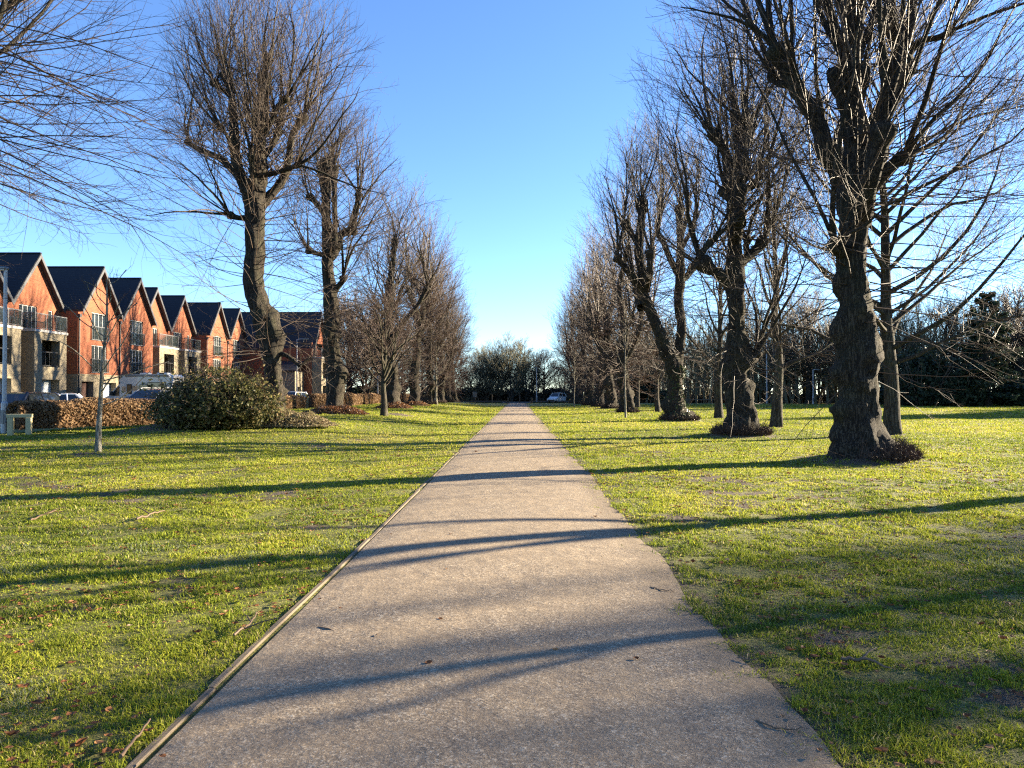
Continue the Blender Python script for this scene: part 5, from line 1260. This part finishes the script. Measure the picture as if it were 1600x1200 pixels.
# ================================================================== distant trees and shrubs
def shrub(label, px, Y, rx, h, seed, mat='leaf_yew', n=5200, size=.22, group='dark evergreen shrubs along the far boundary', x=None, ry=None):
    x = gx(px, Y) if x is None else x
    rng = np.random.default_rng(seed); root = thing('evergreen_shrub', label, 'shrub', (x, Y, z1(x, Y)), 0, group)
    b = MB(); ry = ry or rx * .8
    for k in range(5):
        cx = rng.uniform(-.5, .5) * rx; cz = h * rng.uniform(.35, .55); leafy(rng, b, n // 5, (cx, rng.uniform(-.4, .4) * ry, cz), (rx * rng.uniform(.5, .7), ry * .65, h * rng.uniform(.42, .52)), size, .40, .9, seed + k, 1.0, .3)
    leafy(rng, b, n // 4, (0, 0, h * .22), (rx, ry, h * .32), size, .36, .9, seed + 9, 1.0, .3)
    for v in b.v: v[:, 2] = np.maximum(v[:, 2], .02 + .1 * np.abs(np.sin(v[:, 0] * 9)))
    part('foliage', b, M[mat], root, world=False)
    s = MB(); m = 26; az = rng.uniform(0, 2 * PI, m); P = grow(rng, np.column_stack([np.cos(az) * rx * .3, np.sin(az) * ry * .3, np.zeros(m)]), np.column_stack([np.cos(az) * .5, np.sin(az) * .5, np.ones(m)]), np.full(m, h * .85), 6, None, .14)
    tubes(s, P, taper(np.full(m, .07), np.full(m, .02), 6), 4, 0, rng.random(m)); part('stem', s, M['twig_dark'], root, world=False)
    return root
def cedar(label, px, Y, H, seed):
    x = gx(px, Y); rng = np.random.default_rng(seed); root = thing('cedar_tree', label, 'tree', (x, Y, z1(x, Y)))
    t = MB(); limb(t, [(0, 0, -.1, .42), (.05, 0, H * .3, .33), (-.05, .05, H * .65, .2), (0, 0, H * .97, .04)], 12, .1, seed, .3, False)
    b = MB(); n = 74; z = np.linspace(1.0, H * .95, n) + rng.normal(0, .2, n); az = np.arange(n) * 2.4 + rng.normal(0, .5, n)
    L = np.interp(z / H, [0, .25, .55, .85, 1], [4.4, 4.7, 3.5, 1.7, .5]) * rng.uniform(.5, 1.12, n)
    d = np.column_stack([np.cos(az), np.sin(az), np.full(n, .16)]); P = grow(rng, np.column_stack([np.zeros(n), np.zeros(n), z]), d, L, 7, np.array([0, 0, -.25]), .06)
    tubes(t, P, taper(np.full(n, .06), np.full(n, .012), 7), 5)
    per = 330; idx = np.repeat(np.arange(n), per); tt = rng.uniform(.2, 1, len(idx)) ** .75; q, T = along(P, idx, tt)
    side = np.cross(T, [0, 0, 1.]); wv = (.28 + .75 * np.sin(np.clip(tt, 0, 1) * PI * .85)) * (L[idx] / 4) * .95
    q = q + side * rng.normal(0, .55, (len(idx), 1)) * wv[:, None] + np.array([0, 0, 1.]) * (rng.normal(-.05, .16, (len(idx), 1)))
    k = fbm(q * 1.4, 3, seed) > .40; q = q[k]
    leaves(rng, b, q, rng.uniform(.09, .22, len(q)), np.array([[0, 0, 1.]]) * np.ones((len(q), 1)), .8)
    part('trunk', t, M['bark'], root, world=False, smooth=True); part('crown', b, M['leaf_cedar'], root, world=False)
cedar('tall dark cedar with layered boughs at the right edge of the lawn', 1538, 82, 13.2, 81)
cedar('small dark green conifer far right, between the fourth lime and the leaning lime', 1004, 118, 5.0, 82)
shr = 'dark evergreen shrubs along the far boundary'
for k, (px, Y, rx, h, lab) in enumerate([
    (1440, 85, 4.2, 7.4, 'tall dark evergreen mass just left of the cedar'), (1492, 83, 3.2, 4.2, 'rounded dark shrub tucked against the left side of the cedar'),
    (1590, 84, 3.6, 3.2, 'low dark shrub right of the cedar at the right edge'), (1405, 90, 3.0, 2.8, 'dark shrub just right of the young tree behind the nearest trunk'),
    (1640, 84, 4.0, 4.6, 'dark evergreen at the very right edge of the lawn'),
    (785, 144, 4.6, 2.6, 'dark shrub behind the left half of the path end'), (757, 144, 4.2, 3.0, 'dark evergreen left of the bare central tree'), (832, 144, 3.4, 2.2, 'low dark shrub behind the lamp column at the path end'),
    (862, 145, 3.8, 3.0, 'dark shrub behind the white car at the path end'), (730, 144, 3.6, 3.0, 'dark shrub behind the notice board at the end of the left row'), (810, 143, 3.6, 2.6, 'low dark undergrowth centred on the path end')]):
    shrub(lab, px, Y, rx, h, 400 + k, 'leaf_yew' if px > 1000 else 'leaf_under', 4200)
WL = 'bare trees in the background woodland'
wp = []
def wood(label, px, Y, k, rot, s, x=None):
    x = gx(px, Y) if x is None else x
    loc = (x, Y, z1(x, Y))
    if k < len(wp): return copy_thing(wp[k], loc, rot, label, WL, s)
    o = [lambda: bare_tree(label, WL, loc, 13.5, .42, 501, 5.6, 2.0, 46, 2, 3.0, 'bark', 'twig_red', nsub=11, nter=2, el=(10, 65)),
         lambda: bare_tree(label, WL, loc, 12.5, .30, 502, 5.2, .8, 56, 2, 3.0, 'bark_young', 'twig_olive', nsub=11, nter=2, multi=4, el=(30, 65)),
         lambda: bare_tree(label, WL, loc, 10.5, .22, 503, 4.4, .5, 54, 2, 3.0, 'bark_young', 'twig_red', nsub=11, nter=2, multi=3, el=(20, 60))][k]()
    wp.append(o); o.rotation_euler = (0, 0, rot); o.scale = (s, s, s); return o
wood('spreading bare oak-like tree just left of the nearest big right trunk', 1262, 108, 0, .3, 1.15)
wood('pale many-stemmed bare tree closing the view straight ahead', 800, 138, 1, .8, 1.0)
wood('reddish thicket-like bare tree behind the sapling on the left', 572, 98, 2, .4, 1.35)
rows = [(778, 141, 1, .9, 'olive many-stemmed bare tree left of the pale central one'), (822, 142, 1, .86, 'olive many-stemmed bare tree right of the pale central one'), (762, 140, 1, .8, 'olive bare tree above the slim post left of the path end'), (1195, 112, 1, .95, 'bare many-stemmed tree behind the pale lamp column in the right background'), (1235, 122, 2, .9, 'low reddish bare tree left of the spreading oak-like tree'), (1300, 112, 1, .9, 'many-stemmed bare tree hidden behind the nearest right trunk'),
        (1150, 140, 0, .95, 'bare tree behind the second right lime, beyond the road'), (1105, 145, 1, 1.0, 'bare tree rising behind the silver blue saloon'), (1060, 146, 2, 1.1, 'reddish bare tree behind the leaning lime base'), (1020, 144, 1, .95, 'bare tree behind the small conifer on the far right'),
        (980, 145, 0, .9, 'bare tree beyond the road behind the fourth right lime'), (940, 145, 2, 1.1, 'reddish bare tree beyond the road behind the sixth right lime'), (900, 146, 1, .9, 'bare tree beyond the road, right of the white car'),
        (1345, 104, 2, 1.1, 'reddish bare tree just right of the nearest right trunk in the background'), (1378, 99, 0, .85, 'bare tree behind the young tree right of the nearest trunk'), (1425, 95, 1, 1.0, 'bare many-stemmed tree rising behind the tall dark evergreen mass'),
        (1475, 98, 0, .95, 'bare tree rising between the evergreen mass and the cedar'), (1585, 92, 0, 1.05, 'bare tree standing behind and right of the cedar'), (1560, 99, 1, 1.1, 'many-stemmed bare tree right behind the cedar'), (1625, 96, 2, 1.2, 'reddish bare tree at the right edge behind the low dark shrub'),
        (770, 146, 0, .72, 'bare tree behind the dark evergreen left of centre'), (828, 148, 2, 1.0, 'reddish bare tree behind the lamp column at the path end'), (745, 147, 1, .85, 'bare tree at the far end behind the notice board'), (850, 150, 0, .75, 'bare tree closing the gap left of the right lime row'),
        (700, 145, 2, 1.1, 'reddish bare tree beyond the far end of the left lime row'), (660, 142, 0, .9, 'bare tree behind the distant white van'), (625, 135, 1, 1.2, 'bare tree behind the third left lime'), (598, 118, 2, 1.45, 'reddish bare tree behind the sapling crown'),
        (545, 108, 0, 1.15, 'bare tree just right of the second left lime beyond the hedges'), (528, 104, 2, 1.3, 'reddish bare tree hidden behind the second left lime trunk')]
for n_, (px, Y, k, s, lab) in enumerate(rows): wood(lab, px, Y, k, n_ * 1.37, s)
shrub('dark undergrowth beyond the road behind the saloon', 1120, 143, 7, 3.2, 431, n=3000)
shrub('dark undergrowth beyond the road behind the fourth and fifth right limes', 985, 143, 7, 3.0, 432, n=3000); 
shrub('dark undergrowth beyond the far ends of the left lime row', 690, 146, 7, 3.4, 434, n=3000); shrub('dark undergrowth behind the hedges left of the sapling', 560, 110, 6, 2.6, 435, n=3000)
# trees standing in the field beyond the right edge of the picture: they shade the near path and the far lawn
wood('field tree out beyond the right edge, its bare crown shading the path', 0, 20.6, 1, 2.2, .9, x=43.0); wood('second field tree out beyond the right edge', 0, 17.4, 1, 1.2, .78, x=33.5)
bare_tree('thin young tree just outside the right edge', YR, yz(9.6, 8.35), 8, .085, 46, 2.0, 3.0, 16, 2, 1.0, nsub=6, el=(40, 72))
shrub('tall dark evergreen at the far right boundary, outside the picture', 0, 66, 8, 15, 440, n=9000, size=.4, x=72); shrub('second tall evergreen at the far right boundary, outside the picture', 0, 73, 8, 15, 441, n=9000, size=.4, x=81)
shrub('third tall evergreen at the far right boundary, outside the picture', 0, 81, 8, 15, 442, n=9000, size=.4, x=90)
bare_tree('young tree just outside the right edge in the back row', YR, yz(13.6, 13.4), 12, .24, 45, 4.2, 3.0, 26, 2, 1.2, nsub=7, el=(38, 72))

def woodland(label, pts, n, hmin, hmax, seed, name='woodland'):
    rng = np.random.default_rng(seed); pts = np.array(pts, float)
    sg = np.linalg.norm(np.diff(pts, axis=0), axis=1); cum = np.concatenate([[0], np.cumsum(sg)]); u = rng.uniform(0, cum[-1], n)
    x = np.interp(u, cum, pts[:, 0]) + rng.normal(0, 2, n); y = np.interp(u, cum, pts[:, 1]) + rng.uniform(0, 16, n)
    b = MB(); h = rng.uniform(hmin, hmax, n) * (.75 + .5 * n2(x, y, .06, seed, 2)); p0 = np.column_stack([x, y, np.full(n, -.1)])
    P = grow(rng, p0, np.column_stack([rng.normal(0, .12, n), rng.normal(0, .12, n), np.ones(n)]), h, 8, None, .07)
    tubes(b, P, taper(.05 + .012 * h, np.full(n, .015), 8), 5, 0, rng.random(n) * .4)
    idx = np.repeat(np.arange(n), 15); m = len(idx); t = rng.uniform(.12, .97, m); q, T = along(P, idx, t); d = offshoot(rng, T, np.radians(rng.uniform(35, 75, m)))
    L = h[idx] * (.42 * (1 - t) + .10) * rng.uniform(.6, 1.2, m); B = grow(rng, q, norm(d + [0, 0, .2]), L, 5, np.array([0, 0, .35]), .13)
    tubes(b, B, taper(.018 + .010 * L, np.full(m, .010), 5), 3, 0, rng.random(m))
    i2 = np.repeat(np.arange(m), 9); k = len(i2); t = rng.uniform(.15, 1, k); q, T = along(B, i2, t)
    L2 = np.clip(L[i2] * rng.uniform(.25, .6, k), .4, 2.2); B2 = grow(rng, q, offshoot(rng, T, np.radians(rng.uniform(25, 65, k))), L2, 3, np.array([0, 0, .2]), .15)
    tubes(b, B2, taper(np.full(k, .014), np.full(k, .008), 3), 3, 0, rng.random(k))
    o = b.build(name, M['twig_olive']); setting(o, 'stuff', label)
    b = MB(); n = len(x) * 50; u = rng.uniform(0, cum[-1], n); x = np.interp(u, cum, pts[:, 0]); y = np.interp(u, cum, pts[:, 1]) + rng.uniform(2, 18, n)
    hh = 1.9 * (.2 + 1.2 * n2(x, y, .14, seed + 3, 3)); leaves(rng, b, np.column_stack([x, y, hh * rng.uniform(.02, 1, n)]), rng.uniform(.14, .34, n), None)
    o = b.build('undergrowth', M['leaf_under']); setting(o, 'stuff', 'dark tangled undergrowth below ' + label)
woodland('the bare wood along the far right boundary', [(18, 150), (24, 128), (40, 108), (62, 92), (90, 88)], 380, 10.5, 16, 901)
woodland('the bare wood beyond the far road', [(-40, 144), (-10, 146), (12, 147), (34, 145)], 110, 6, 9.5, 902)

# ================================================================== winter haze
hz = MB(); hz.box(-3200, 3200, -3200, 3200, -1.6, 24.0)
hm = bpy.data.materials.new('haze'); hm.use_nodes = True; n = hm.node_tree.nodes; n.remove(n['Principled BSDF'])
pv = n.new('ShaderNodeVolumePrincipled'); pv.inputs['Color'].default_value = (.62, .80, 1.0, 1); pv.inputs['Density'].default_value = HAZE; pv.inputs['Anisotropy'].default_value = .35
hm.node_tree.links.new(pv.outputs[0], n['Material Output'].inputs['Volume'])
if HAZE > 0: setting(hz.build('haze', hm), 'stuff', 'thin winter haze over the park')
